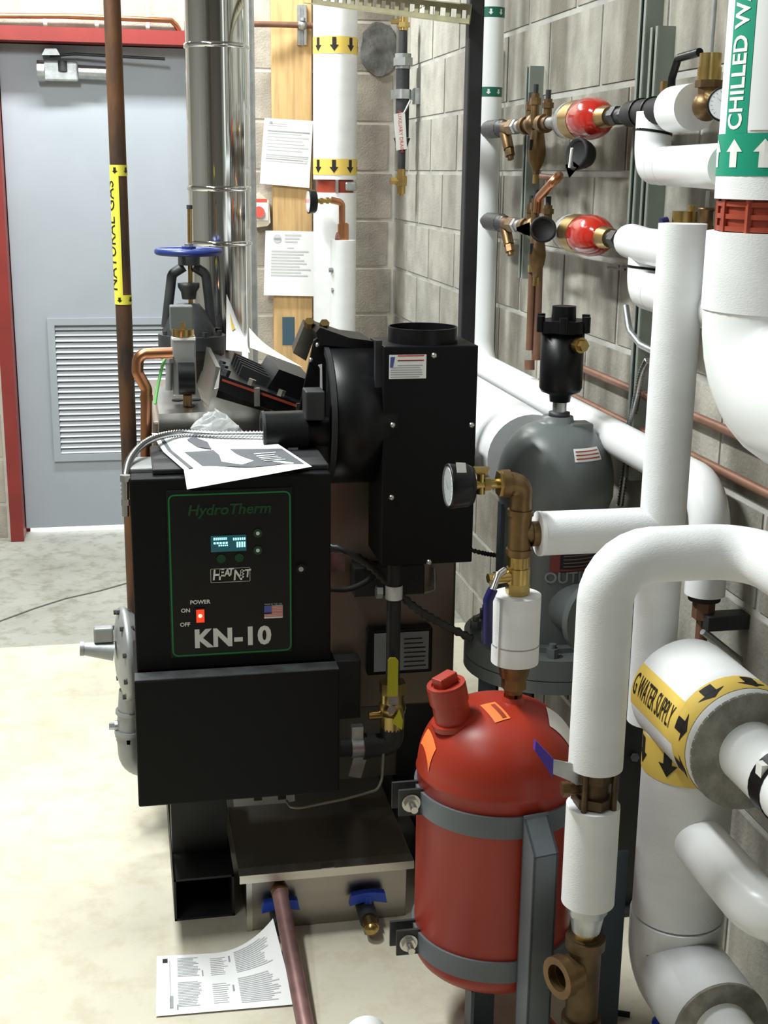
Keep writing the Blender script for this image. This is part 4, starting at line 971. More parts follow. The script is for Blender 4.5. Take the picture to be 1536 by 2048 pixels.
for j in range(-2, 4):
    g = G(); wrap_arrow(g, fn, .068, .028, .030+j*.072, .05, .002); part('arrow', g, m_ink, lb)
g = G(); wrap_text(g, fn, 'G WATER SUPPLY', .056, .086, .026, .002, -1, 1, .0002, .365, 'RIGHT')
part('lettering', g, m_ink, lb)
fn = wrap_fn((xm, ym, 0), EZ, V((-.6, -1, 0)), rm)
z0, z1 = P(1320, 1572, ym-.06).z, P(1320, 1498, ym-.06).z
g = G(); wrap_rect(g, fn, z0, z1, -rm*3.1, rm*3.1, .001, 44); lb = part('arrow_band', g, m_tapey, t)
for j in range(-3, 4):
    g = G(); wrap_arrow(g, fn, z1-.006, z0+.012, -.028+j*.068, .036, .002); part('arrow', g, m_ink, lb)
# white branch elbow low on the main
yb0 = PX(1390, 1715, xm).y
t = thing('white_branch_elbow', 'glossy white elbow pipe leaving the hot water main toward the wall', 'pipe', V((xm, 1.75, .3)))
b0 = PX(1400, 1725, .93); b1 = PX(1500, 1830, .93); zz_ = (b0.z+b1.z)/2
part('jacket', G().tube([V((.955, ym-.02, zz_)), V((.955, b1.y-.01, zz_)), V((WR+.01, b1.y-.01, zz_))], .047, 32, fil=.065), m_pvc, t)

# ------------------------------------------------------------------ air separator
YS = 2.8; xs = P(1108, 1000, YS).x; k = M(P(1108, 1000, YS)); rs = 116*k
zS = lambda y, dy=0: P(1108, y, YS+dy).z
t = thing('air_separator', 'grey steel air separator with flanged base on legs', 'air separator', V((xs, YS, 0)))
zd0 = zS(962); zd1 = zS(842); zfl_ = zS(1262)
pr = [(rs*.93, zfl_), (rs*.93, zS(1010)), (rs, zS(985)), (rs, zd0)]+[(rs*math.cos(a)**.7, zd0+(zd1-zd0)*math.sin(a)) for a in [i*math.pi/2/14 for i in range(1, 13)]]+[(32*k, zd1), (30*k, zS(832)), (0, zS(832))]
part('vessel', G().lathe(pr, V((xs, YS, 0)), EZ, 48), m_sep, t)
part('top_lug', G().box(V((xs+38*k, YS-.02, zS(852))), (46*k, 46*k, 20*k), None, .004), m_sep, t)
fl = part('base_flange', G().cyl((xs, YS, zS(1300)), (xs, YS, zfl_), 172*k, 48).ring((xs, YS, zfl_), EZ, rs*.8, rs*1.1, .012), m_sep, t)
part('lower_flange', G().cyl((xs, YS, zS(1325)), (xs, YS, zS(1302)), 172*k, 48), m_sep, t)
for i in range(12):
    a = 2*math.pi*(i+.5)/12; p_ = V((xs+math.cos(a)*148*k, YS+math.sin(a)*148*k, zfl_)); part('flange_bolt', G().hexa(p_, p_+EZ*.022, .014).cyl(p_, p_+EZ*.032, .008), m_sep, fl)
for i, a in enumerate((200, 340, 90)):
    a = math.radians(a); p_ = V((xs+math.cos(a)*145*k, YS+math.sin(a)*135*k, 0)); part('leg', G().mm(p_+V((-.024, -.003, 0)), p_+V((.024, .003, zS(1320)))).mm(p_+V((.018, -.003, 0)), p_+V((.024, .045, zS(1320)))), m_leg, t)
of = P(1186, 1232, 2.62)
dof = V((.35, -1, 0)).normalized()
part('outlet_flange', G().ring(of, dof, .05, 72*k*1.05, .018, 32).cyl(of-dof*.1, of, .06), m_sep, t)
part('outlet_bore', G().lathe([(0, 0), (.055, 0)], of+dof*.004, dof, 28), m_black, t)
part('blue_stanchion', G().mm((xs-rs*.98, YS-.02, zfl_), (xs-rs*.62, YS+.01, zS(1000))), m_leg, t)
fnS = wrap_fn((xs, YS, 0), EZ, V((.05, -1, 0)), rs*.93)
g = G(); wrap_text(g, fnS, 'OUTLET', .042, 0, 0, .002)
for v in g.bm.verts: v.co = v.co
g.bm.free(); g = G()
vs, fs = text_mesh('OUTLET', .036, 'CENTER', .0006); add_mapped(g, vs, fs, lambda v: fnS(zS(1160, -rs)+v.y, v.x+.005, .003))
part('outlet_lettering', g, mat('embossed_grey', (.22, .235, .235), .4), t)
g = G(); wrap_rect(g, fnS, zS(1148, -rs), zS(1085, -rs), -.045, .16, .002, 16); np_ = part('nameplate', g, m_ink, t)
g = G(); wrap_rect(g, fnS, zS(1148, -rs), zS(1085, -rs), -.050, -.028, .003, 4); wrap_rect(g, fnS, zS(1146, -rs), zS(1142, -rs), -.045, .16, .003, 16)
m_npr = mat('nameplate_dark_red', (.17, .035, .03), .45); part('nameplate_red', g, m_npr, np_)
g = G()
for i in range(6): zq_ = zS(1138-i*7, -rs); wrap_rect(g, fnS, zq_, zq_+.0025, -.02, .13, .003, 12)
part('nameplate_print', g, mat('nameplate_grey_print', (.16, .12, .11), .5), np_)
g = G()
for i in range(9):
    pass
def sep_dome(a, th): return V((xs+rs*math.cos(a)**.7*math.sin(th)*1.006, YS-rs*math.cos(a)**.7*math.cos(th)*1.006, zd0+(zd1-zd0)*math.sin(a)*1.006))
vv = [[g.bm.verts.new(sep_dome(.52+.24*j/3, .02+.62*i/8)) for j in range(4)] for i in range(9)]
for i in range(8):
    for j in range(3): g._f([vv[i][j], vv[i+1][j], vv[i+1][j+1], vv[i][j+1]], True)
st = part('warning_sticker', g, m_label, t)
g = G()
for jj in range(3):
    a0 = .55+.065*jj
    vv = [[g.bm.verts.new(sep_dome(a0+.025*j, .05+.55*i/8)+V((0, -.0015, .0015))) for j in range(2)] for i in range(9)]
    for i in range(8): g._f([vv[i][0], vv[i+1][0], vv[i+1][1], vv[i][1]], True)
part('sticker_print', g, m_redclamp, st)
# air vent on top
t = thing('air_vent', 'black cylindrical air vent with a bolted cap on the grey separator', 'air vent', V((xs, YS, zS(832))))
vx = xs+.003
zv = lambda y: P(1108, y, YS).z
V_ = lambda y: V((vx, YS, zv(y)))
part('galvanized_nipple', G().cyl(V_(838), V_(798), 14*k), m_galv, t)
part('reducer', G().lathe([(0, 0), (18*k, 0), (21*k, 4*k), (21*k, 12*k), (0, 14*k)], V_(836), EZ, 24), m_iron, t)
part('vent_body', G().lathe([(0, 0), (20*k, 0), (22*k, 14*k), (38*k, 20*k), (42*k, 28*k), (42*k, 146*k), (0, 146*k)], V_(803), EZ, 32), m_black, t)
part('cap_flange', G().cyl(V_(664), V_(640), 52*k, 6).cyl(V_(662), V_(642), 50*k, 32), m_black, t)
part('top_boss', G().cyl(V_(640), V_(612), 24*k, 24, r2=23*k), m_black, t)
for i in range(6):
    a = 2*math.pi*i/6+.2; p_ = V_(662)+V((math.cos(a)*50*k, math.sin(a)*50*k, 0)); part('cap_lug', G().cyl(p_, p_+EZ*30*k, 8*k, 10), m_black, t)
pb = V_(684)+V((14*k, -44*k, 0)); part('test_plug', G().cyl(pb, pb+V((.005, -.015, 0)), 15*k).hexa(pb+V((.005, -.015, 0)), pb+V((.009, -.026, 0)), 11*k), m_brass, t)
# large insulated pipe from separator to the back
a = P(1010, 905, 2.93); t = thing('insulated_return_pipe', 'fat white insulated pipe entering the separator from behind', 'pipe', P(960, 900, 3.3))
part('jacket', G().tube([V((xs-.02, 2.93, zS(940))), V((xs-.02, 3.9, zS(940)))], 92*k, 36), m_canvas, t)

# ------------------------------------------------------------------ boiler
YC = 2.49; C_ = lambda x, y: P(x, y, YC)
cx0, cx1 = -.006, .388; cz0, cz1 = .604, 1.0
boiler = thing('boiler', 'black boiler with a lit control panel, blower and vent box', 'boiler', V((.2, 2.8, 0)))
cab = part('control_cabinet', G().mm((cx0, YC, cz0), (cx1, YC+.16, cz1), .004), m_blackm, boiler)
part('cabinet_lid', G().mm((cx0+.045, YC+.03, cz1), (cx1, YC+.26, cz1+.012), .003).mm((cx0+.045, YC+.16, .95), (cx1, YC+.26, cz1)), m_blackr, boiler)
part('corner_box', G().mm((cx0+.002, YC+.06, cz1-.02), (cx0+.05, YC+.17, cz1+.008), .003), m_regul, boiler)
part('lower_panel', G().mm((-.012, YC-.045, .328), (.4, YC+.2, .6), .004), m_blackm, boiler)
part('panel_ledge', G().mm((-.010, YC-.043, .6), (.398, YC-.001, .602)), mat('dusty_ledge', (.055, .057, .06), .6, var=.4, vscale=20), boiler)
# control panel graphics on Y = YC
pn = part('control_panel', G().mm((C_(332, 1000).x, YC-.003, C_(345, 1313).z-.004), (C_(582, 1000).x+.002, YC+.001, C_(400, 985).z+.006), .002), m_black, boiler)
yf = YC-.0035
def rrect(x0, z0, x1, z1, r, w):
    pts = []; 
    for (cx_, cz_, a0) in ((x1-r, z1-r, 0), (x0+r, z1-r, 90), (x0+r, z0+r, 180), (x1-r, z0+r, 270)):
        for i in range(6): a = math.radians(a0+18*i); pts.append((cx_, cz_, math.cos(a), math.sin(a)))
    g = G(); n = len(pts)
    o_ = [g.bm.verts.new(V((p_[0]+p_[2]*r, yf, p_[1]+p_[3]*r))) for p_ in pts]; i_ = [g.bm.verts.new(V((p_[0]+p_[2]*(r-w), yf, p_[1]+p_[3]*(r-w)))) for p_ in pts]
    for i in range(n): j = (i+1) % n; g._f([o_[i], o_[j], i_[j], i_[i]], False)
    return g
part('green_border', rrect(C_(340, 1150).x, C_(465, 1306).z, C_(582, 1150).x, C_(455, 985).z, .012, .003), m_pgreen, pn)
tx = lambda nm, s, sz, x, y, mt, **kw: text_on(nm, pn, s, sz, V((C_(x, y).x, yf, C_(x, y).z)), EX, EZ, mt, off=.0012, **kw)
tx('brand_lettering', 'HydroTherm', .030, 458, 1018, m_pgreend, bold=.0007, shear=.2, sx=1.02)
tx('model_lettering', 'KN-10', .052, 465, 1274, m_pwhite, bold=.0022, sx=1.02, sp=1.08)
tx('switch_lettering', 'POWER', .0115, 400, 1203, m_pwhite, bold=.0003); tx('switch_lettering', 'ON', .0115, 371, 1220, m_pwhite, bold=.0003); tx('switch_lettering', 'OFF', .0115, 370, 1248, m_pwhite, bold=.0003)
r_ = lambda x0, y0, x1, y1, yy=yf, th=.002: G().mm((C_(x0, y0).x, yy-th, C_(x1, y1).z), (C_(x1, y0).x, yy, C_(x0, y0).z))
sc = part('screen', r_(421, 1071, 492, 1100), m_screen, pn)
g = G()
def bars(g, x0, y0, x1, y1, n, yy):
    xs_ = C_(x0, y0).x; xe_ = C_(x1, y1).x; w = (xe_-xs_)/n; za_, zb_2 = C_(x0, y1).z, C_(x0, y0).z
    for i in range(n):
        a_ = xs_+w*(i+.12); g.poly([(a_, yy, za_), (a_+w*.7, yy, za_), (a_+w*.7, yy, zb_2), (a_, yy, zb_2)])
bars(g, 426, 1074, 454, 1079, 7, yf-.0028); bars(g, 465, 1074, 491, 1079, 6, yf-.0028); bars(g, 426, 1083, 456, 1087, 5, yf-.0028); bars(g, 436, 1088, 456, 1091, 5, yf-.0028); bars(g, 472, 1082, 491, 1093, 4, yf-.0028)
part('screen_readout', g, m_lcd, pn)
for x, y in ((515, 1065), (515, 1099), (442, 1116), (478, 1114)):
    bt = part('button', G().cyl(V((C_(x, y).x, yf, C_(x, y).z)), V((C_(x, y).x, yf-.003, C_(x, y).z)), .0088, 20), m_pgreend if y > 1105 else m_pgreend, pn)
    if y < 1105: part('button_mark', G().cyl(V((C_(x, y).x, yf-.003, C_(x, y).z)), V((C_(x, y).x, yf-.0036, C_(x, y).z)), .0038, 10), m_pwhite, pn)
g = G(); 
for i, (ch, s_, dx, dz) in enumerate((('H', .030, 0, 0), ('E', .022, .016, .005), ('A', .021, .0275, .004), ('T', .020, .037, .006), ('N', .030, .048, -.002), ('E', .021, .063, .0), ('T', .023, .0745, .001))):
    vs, fs = text_mesh(ch, s_, 'LEFT', .0007, .12); o_ = V((C_(424, 1150).x+dx*.86, yf-.0012, C_(424, 1150).z+dz)); add_mapped(g, vs, fs, lambda v: o_+EX*v.x*.82+EZ*v.y)
part('logo_lettering', g, m_pwhite, pn)
part('logo_frame', (lambda g_: g_)(rrect(C_(421, 1150).x, C_(421, 1165).z, C_(500, 1150).x, C_(421, 1137).z, .002, .0008)), m_pwhite, pn)
sw = part('switch_bezel', r_(388, 1215, 411, 1246), m_black, pn); part('power_switch', r_(392, 1218, 408, 1242, yf-.002, .003), m_switch, pn)
part('switch_glow', G().cyl(V((C_(400, 1229).x, yf-.005, C_(400, 1229).z)), V((C_(400, 1229).x, yf-.0058, C_(400, 1229).z)), .004, 12), m_glow, pn)
part('flag_field', r_(528, 1211, 543, 1226, yf, .001), m_flagb, pn); g = G()
for i in range(7):
    y0 = 1211+i*3.3; x0 = 543 if i < 4 else 528; pp = (C_(x0, y0), C_(565, y0)); g.poly([(pp[0].x, yf-.001, pp[0].z), (pp[1].x, yf-.001, pp[0].z), (pp[1].x, yf-.001, pp[0].z-.0022), (pp[0].x, yf-.001, pp[0].z-.0022)])
part('flag_stripes', g, m_flagr, pn); part('flag_white', r_(528, 1211, 565, 1234, yf, .0005), m_pwhite, pn)
tx('flag_lettering', 'MADE IN THE USA', .0055, 546, 1207, m_grey_ink, sx=.8); 
lt = C_(601, 1136); part('latch', G().cyl(V((lt.x, YC, lt.z)), V((lt.x, YC-.008, lt.z)), .0095, 20), m_black, cab); part('latch_slot', G().cyl(V((lt.x, YC-.008, lt.z)), V((lt.x, YC-.009, lt.z)), .005, 12), m_regul, cab)
# skid
for xa_, xb_2 in ((.055, .185), (.62, .75)):
    g = G(); y0, y1 = 2.545, 3.7; zt_ = .1
    g.mm((xa_, y0, .0), (xb_2, y1, .005)).mm((xa_, y0, zt_-.005), (xb_2, y1, zt_)).mm((xa_, y0, 0), (xa_+.005, y1, zt_)).mm((xb_2-.005, y0, 0), (xb_2, y1, zt_))
    part('skid_rail', g, m_blackr, boiler)
part('skid_post', G().mm((.057, 2.66, .1), (.18, 2.75, .34)), m_blackr, boiler)
part('skid_post', G().mm((.63, 2.95, .1), (.74, 3.03, .34)), m_blackr, boiler)
m_jack = mat('boiler_jacket', (.24, .20, .165), .4, .8, var=.15, vscale=4)
part('jacket', G().mm((.05, 2.93, .3), (.765, 3.55, 1.03), .006), m_jack, boiler)
part('jacket_base', G().mm((.05, 2.96, .1), (.75, 3.5, .3)), mat('jacket_base_grey', (.17, .155, .13), .7), boiler)
# stainless casing on top
ys0, ys1 = 2.84, 3.22
part('casing', G().prism([P(318, 905, ys0), P(318, 828, ys0), P(412, 824, ys0), P(424, 792, ys0), P(545, 828, ys0), P(545, 905, ys0)], (0, ys1-ys0, 0)), m_steel, boiler)
part('casing_edge_plate', G().prism([P(414, 826, ys0-.004), P(428, 778, ys0-.004), P(437, 776, ys0-.004), P(424, 826, ys0-.004)], (0, .36, 0)).prism([P(424, 790, ys0-.004), P(432, 733, ys0+.02), P(441, 735, ys0+.02), P(437, 778, ys0-.004)], (0, .34, 0)), m_steel, boiler)
zpl = P(360, 826, ys0).z
for x, y in ((356, 800), (390, 800), (378, 812), (376, 782)): 
    q = PZ(x, y, zpl+.001); part('plate_hole', G().cyl(q, q+EZ*.0012, .014, 20), m_black, boiler)
hd = part('heat_exchanger_header', G().prism([P(436, 780, ys0), P(442, 750, ys0), P(640, 822, ys0), P(630, 852, ys0)], (0, .38, 0)), m_black, boiler)
part('gasket', G().prism([P(444, 762, ys0-.002), P(445, 758, ys0-.002), P(612, 816, ys0-.002), P(611, 821, ys0-.002)], (0, .004, 0)), m_redclamp, hd)
sl_ = (P(640, 822, ys0)-P(442, 750, ys0)).normalized(); nl = V((-sl_.z, 0, sl_.x)); o0 = P(442, 750, ys0)
for i in range(5):
    b0_ = o0+sl_*.05+V((0, .1+.052*i, 0)); part('fin', G().prism([b0_, b0_+sl_*.085, b0_+sl_*.085+nl*.02, b0_+nl*.026], (0, .01, 0)), m_blackr, hd)
part('header_box', G().prism([o0+sl_*.115+V((0, .06, 0)), o0+sl_*.21+V((0, .06, 0)), o0+sl_*.21+nl*.05+V((0, .06, 0)), o0+sl_*.125+nl*.05+V((0, .06, 0))], (0, .25, 0)), m_black, hd)
for dx, dy in ((.012, .02), (.012, .09), (.012, .16), (.07, .01), (.14, .01), (.195, .01)):
    q = o0+sl_*dx+EY*dy; part('header_bolt', G().hexa(q, q+nl*.014, .009), m_iron if dx < .05 else m_bolt, hd)
for dx in (.09, .19):
    q = o0+sl_*dx-EY*.004-nl*.03; part('flange_clip', G().box(q+nl*.012, (.012, .012, .04)), m_bolt, hd)
# gas valve on the plate
yg = 2.93; k = M(P(368, 720, yg))
gv = part('gas_valve_body', G().mm(P(346, 792, yg), P(391, 676, yg)+EY*.05, .004), m_regul, boiler)
part('actuator_box', G().mm(P(341, 664, yg+.05), P(386, 612, yg+.05)+EY*.04, .003), m_sep, gv)
part('brass_cap', G().cyl(P(366, 672, yg+.02), P(366, 658, yg+.02), 22*k).cyl(P(366, 658, yg+.02), P(366, 645, yg+.02), 4*k), m_brass, gv)
part('white_strip', G().mm(P(346, 681, yg-.002), P(391, 675, yg-.002)+EY*.05), m_label, gv)
cc = P(373, 757, yg-.012); part('solenoid_coil', G().cyl(cc-EX*16*k, cc+EX*16*k, 32*k, 28), m_black, gv)
part('coil_nipple', G().cyl(P(375, 790, yg-.01), P(375, 815, yg-.01), 9*k), m_bronze, gv)
part('pressure_port', G().cyl(P(338, 720, yg), P(338, 780, yg), 7*k).hexa(P(338, 712, yg), P(338, 725, yg), 10*k), m_regul, gv)
# copper line
yc2 = 2.83; k = M(P(290, 800, yc2))
single('copper_gas_line', G().tube([P(345, 706, yc2), P(276, 708, yc2), P(275, 745, yc2), P(293, 778, yc2), P(292, 955, yc2)], 11.5*k, 18, fil=.02).ring(P(292.5, 790, yc2), -EZ, 9*k, 13*k, .012), m_copper, 'bright copper pipe bending over beside the rusty gas riser', 'pipe', P(292, 955, yc2))
single('green_wire', G().tube([P(334, 708, 2.86), P(325, 730, 2.84), P(316, 770, 2.82), P(310, 808, 2.8)], .0035, 8, fil=.05), m_wireg, 'green ground wire hanging beside the copper pipe', 'wire', P(310, 808, 2.8))
# armored cable from cabinet to motor
flex('armored_cable', [P(251, 1010, 2.5), P(250, 960, 2.52), P(262, 915, 2.6), P(300, 880, 2.68), P(360, 866, 2.74), P(440, 868, 2.72), P(535, 868, 2.7)], .0075, m_flex, 'silver armored cable looping over the cabinet top to the motor')
k = M(P(251, 1000, 2.5)); t = thing('cable_connector', 'silver cable connector on the upper left of the cabinet', 'connector', P(251, 1030, 2.5))
part('connector', G().cyl(P(251, 1032, 2.5), P(250, 955, 2.5), 7*k).hexa(P(250, 962, 2.5), P(250, 950, 2.5), 11*k).hexa(P(251, 1010, 2.5), P(251, 998, 2.5), 10*k), m_flex, t)
# plastic bag
g = G(); n = 18; gc_ = P(430, 866, 2.76); vv = []
for j in range(9):
    row = []
    for i in range(n):
        a = 2*math.pi*i/n; r_1 = (1-j/8)**.7; row.append(g.bm.verts.new(gc_+V((math.cos(a)*.062*r_1*(1+.15*random.uniform(-1, 1)), math.sin(a)*.03*r_1, .048*(j/8)*(1+.15*random.uniform(-1, 1))))))
    vv.append(row)
for j in range(8):
    for i in range(n): g._f([vv[j][i], vv[j][(i+1) % n], vv[j+1][(i+1) % n], vv[j+1][i]], False)
single('plastic_bag', g, m_plast, 'crumpled clear plastic bag on top of the boiler', 'bag', gc_)
# brochure draped on the cabinet
sfB0 = surf4([PZ(303, 866, 1.035), PZ(535, 874, 1.03), PZ(624, 933, 1.018), P(374, 979, 2.468)])
def sfB(u, v):
    p = sfB0(u, v)
    if p.y > YC-.006: p.z = max(p.z, 1.0165+.003*math.sin(u*9)*v)
    return p
sheet('brochure', sfB, 'printed brochure sheet draped over the front of the cabinet top', P(440, 930, 2.6), nu=18, nv=14,
      prints=[('grey_picture', m_dk_ink, [('p', [(.16, .40), (.5, .36), (.97, .42), (.97, .92), (.16, .88)])], .0012),
              ('side_stripe', m_dk_ink, [('r', .04, .1, .075, .93)], .0012),
              ('valve_picture', m_paper, [('p', [(.40, .22), (.53, .24), (.56, .5), (.63, .72), (.5, .82), (.36, .74), (.42, .5)]), ('p', [(.28, .18), (.36, .1), (.44, .3), (.3, .3)])], .0022),
              ('valve_shadow', m_dk_ink, [('p', [(.26, .14), (.34, .08), (.42, .2), (.40, .36), (.3, .3)])], .0028),
              ('caption', m_lt_ink, lines(.70, .52, .9, .8, 5, .35), .0022)])
# blower
YBL = 2.79; cb = P(690, 828, YBL); k = M(cb); rb = 138*k
xb0, xb1 = P(648, 828, YBL).x, P(768, 828, YBL).x
bl = part('blower_housing', G().lathe([(0, 0), (rb*.96, 0), (rb, .006), (rb, xb1-xb0), (0, xb1-xb0)], V((xb0, YBL, cb.z)), EX, 56), m_black, boiler)
part('housing_rim', G().ring(V((xb0-.004, YBL, cb.z)), EX, rb*.9, rb*1.02, .01, 56), m_blackr, bl)
part('blower_hood', G().prism([P(640, 690, YBL-.03), P(632, 665, YBL-.03), P(640, 655, YBL-.03), P(700, 676, YBL-.03), P(745, 682, YBL-.03), P(745, 700, YBL-.03)], (0, .16, 0)), m_black, bl)
ym_ = 2.7; km = M(P(580, 865, ym_))
mo = part('blower_motor', G().cyl(P(525, 865, ym_), P(612, 862, ym_), 42*km, 32).cyl(P(610, 862, ym_), P(655, 862, ym_), 32*km, 28), m_black, boiler)
part('motor_end_ring', G().ring(P(523, 865, ym_), EX, 30*km, 43.5*km, .006), m_blackr, mo)
part('motor_box', G().mm(P(612, 842, ym_-.05), P(650, 783, ym_-.05)+EY*.06, .003), m_blackr, mo)
part('motor_label', G().mm(P(576, 906, ym_-.035), P(596, 895, ym_-.035)+EY*.001), m_regul, mo)
part('mount_bracket', G().prism([P(596, 830, YBL-.02), P(628, 682, YBL-.02), P(640, 672, YBL-.02), P(652, 700, YBL-.02), P(648, 835, YBL-.02)], (0, .012, 0)), m_black, bl)
part('bracket_slot', G().prism([P(636, 730, YBL-.022), P(644, 728, YBL-.022), P(645, 782, YBL-.022), P(640, 782, YBL-.022), P(640, 737, YBL-.022)], (0, .001, 0)), m_label, bl)
for x, y in ((635, 690), (622, 720), (645, 843)): q = P(x, y, YBL-.022); part('bracket_bolt', G().sphere(q, .0055, 10, 6), m_bolt, bl)
part('damper_flap', G().prism([P(586, 706, YBL+.05), P(608, 652, YBL+.05), P(634, 660, YBL+.05), P(612, 722, YBL+.05)], (0, .02, .012)), m_steeld, bl)
for x, y in ((618, 652), (648, 655)): q = P(x, y, YBL+.05); part('damper_screw', G().hexa(q, q+V((0, -.01, .012)), .011), m_brass, bl)
# vent box
yx0, yx1 = 2.64, 2.80; xa_, xb_2 = P(768, 700, yx0).x, P(957, 700, yx0).x; za_, zb_2 = P(800, 1131, yx0).z, P(860, 692, yx0).z
vb = part('vent_box', G().mm((xa_, yx0, za_), (xb_2, yx1, zb_2), .003), m_blackm, boiler)
k = M(P(860, 900, yx0)); cc = V((P(845, 680, (yx0+yx1)/2).x, (yx0+yx1)/2, zb_2)); 
part('vent_collar', G().ring(cc-EZ*.002, EZ, 67*k, 70*k, .034, 48), m_black, vb)
part('collar_inside', G().lathe([(0, .004), (67*k, .004)], cc, EZ, 40), m_dark, vb)
for x, y in ((868, 711), (785, 850), (943, 850), (783, 995), (938, 992), (858, 1124)):
    q = P(x, y, yx0); part('box_screw', G().sphere(q, .0068, 12, 6), m_bolt, vb)
st = part('warning_label', G().mm(P(778, 758, yx0-.001), P(853, 709, yx0-.001)+EY*.001), m_label, vb)
g = G(); yy = yx0-.0015
for i in range(9):
    z_ = P(800, 718+i*4.6, yx0).z; xs0 = P(795 if i < 4 else 781, 720, yx0).x; xs1 = P(846-random.random()*8, 720, yx0).x
    if i not in (0, 2): g.poly([(xs0, yy, z_), (xs1, yy, z_), (xs1, yy, z_+.0018), (xs0, yy, z_+.0018)])
part('label_print', g, m_grey_ink, st); g = G()
for i in (0, 2):
    z_ = P(800, 713+i*4.6, yx0).z; xs0 = P(795, 720, yx0).x; xs1 = P(848, 720, yx0).x; g.poly([(xs0, yy, z_), (xs1, yy, z_), (xs1, yy, z_+.0026), (xs0, yy, z_+.0026)])
part('label_heading', g, m_redink, st); g = G().poly([(P(780, 712, yx0).x, yy, P(780, 735, yx0).z), (P(786, 712, yx0).x, yy, P(780, 735, yx0).z), (P(790, 712, yx0).x, yy, P(780, 714, yx0).z), (P(781, 712, yx0).x, yy, P(780, 714, yx0).z)]); part('label_mark', g, m_flagb, st)
part('dusty_flange', G().mm((xa_-.014, yx0+.02, P(800, 850, yx0).z), (xa_, yx0+.035, zb_2+.01)), m_blackr, vb)
# jacket front items
yj = 2.925
mh = part('manual_holder', G().mm(P(735, 1352, yj-.03), P(866, 1255, yj-.03)+EY*.03, .004), m_black, boiler)
part('manual_page', G().mm(P(748, 1344, yj-.033), P(858, 1262, yj-.033)+EY*.002), m_grey_ink, mh)
g = G(); 
for i in range(8):
    z_ = P(800, 1270+i*9, yj).z; g.mm((P(802, 1300, yj).x, yj-.0345, z_), (P(848-random.random()*12, 1300, yj).x, yj-.034, z_+.003))
part('manual_print', g, m_ink, mh)
part('junction_box', G().mm(P(708, 1195, yj-.05), P(850, 1130, yj-.05)+EY*.05, .003), m_blackr, boiler)
part('relay_box', G().mm(P(670, 1440, 2.87), P(722, 1320, 2.87)+EY*.05, .003), m_blackr, boiler)
part('jacket_handle', G().tube([P(868, 1135, yj-.01), P(870, 1180, yj-.02), P(848, 1186, yj-.02)], .004, 8, fil=.008), m_regul, boiler)
part('brown_terminal', G().mm(P(656, 1145, yj-.01), P(690, 1105, yj-.01)+EY*.01), m_copperp, boiler)
part('rating_plate', G().prism([P(465, 1582, 2.62), P(588, 1572, 2.62), P(590, 1602, 2.62), P(572, 1606, 2.62), P(468, 1614, 2.62)], (0, .003, 0)), m_regul, boiler)
part('rating_plate_mark', G().mm(P(508, 1602, 2.618), P(524, 1588, 2.618)+EY*.001), m_ink, boiler); part('rating_plate_mark', G().mm(P(556, 1600, 2.618), P(572, 1584, 2.618)+EY*.001), m_ink, boiler)
# drain line with yellow handled valve
yd = 2.72; k = M(P(785, 1400, yd)); xd = P(785, 1380, yd).x
t = thing('drain_line', 'black drain pipe with a yellow lever brass valve and elbow', 'pipe', P(770, 1510, yd))
D = lambda y: V((xd, yd, P(785, y, yd).z))
part('riser', G().cyl(D(1372), D(1128), 14*k), m_iron, t)
part('ball_valve', G().cyl(D(1455), D(1372), 24*k).hexa(D(1385), D(1363), 28*k).sphere(D(1415), 28*k), m_brass, t)
part('valve_nose', G().cyl(D(1428)-EX*.055, D(1428), 9*k), m_brass, t)
yl2 = yd-.04
part('lever', G().prism([P(777, 1410, yl2), P(797, 1410, yl2), P(796, 1330, yl2), P(778, 1330, yl2)], (0, .003, 0)), m_galv, t)
part('lever_grip', G().prism([P(776, 1393, yl2-.003), P(795, 1393, yl2-.003), P(797, 1322, yl2-.003), P(792, 1317, yl2-.003), P(781, 1317, yl2-.003), P(777, 1322, yl2-.003)], (0, .008, 0)), m_yellowh, t)
part('lever_nut', G().hexa(P(783, 1420, yl2+.03), P(783, 1420, yl2-.008), 9*k), m_bolt, t)
part('yellow_tag', G().prism([P(783, 1445, yl2), P(799, 1420, yl2), P(806, 1440, yl2), P(804, 1460, yl2)], (0, .002, 0)), m_yellowh, t)
part('elbow', G().tube([D(1452), D(1487), P(736, 1492, yd)], 24*k, 20, fil=28*k).ring(P(738, 1492, yd), -EX, 10*k, 27*k, .014), m_iron, t)
part('pipe_run', G().cyl(P(668, 1496, yd), P(740, 1492, yd), 19*k), m_iron, t)
part('pipe_hanger', G().ring(P(702, 1494, yd), EX, 19*k, 22*k, .028).box(P(714, 1463, yd), (.026, .02, .03)).box(P(716, 1530, yd), (.03, .005, .06), Matrix.Rotation(.25, 3, 'Y')), m_galv, t)
part('wall_flange', G().cyl(P(665, 1496, yd), P(672, 1496, yd), 30*k), m_galv, t)
cl = part('riser_clamp', G().ring(D(1196), EZ, 13*k, 16*k, .022).hexa(P(752, 1184, yd-.01), P(764, 1184, yd-.01), 13*k), m_galv, t)
part('riser_label', (lambda g_: (wrap_rect(g_, wrap_fn((xd, yd, 0), EZ, -EY, 16*k), D(1197).z, D(1170).z, -.03, .03, .001, 10), g_)[1])(G()), m_label, t)
flex('dark_conduit', [P(655, 1092, 2.8), P(690, 1102, 2.78), P(735, 1128, 2.78), P(775, 1165, 2.78), P(830, 1215, 2.76), P(880, 1245, 2.76), P(945, 1278, 2.75)], .0105, m_flexd, 'dark ribbed conduit sagging from the cabinet to the separator base', .016)
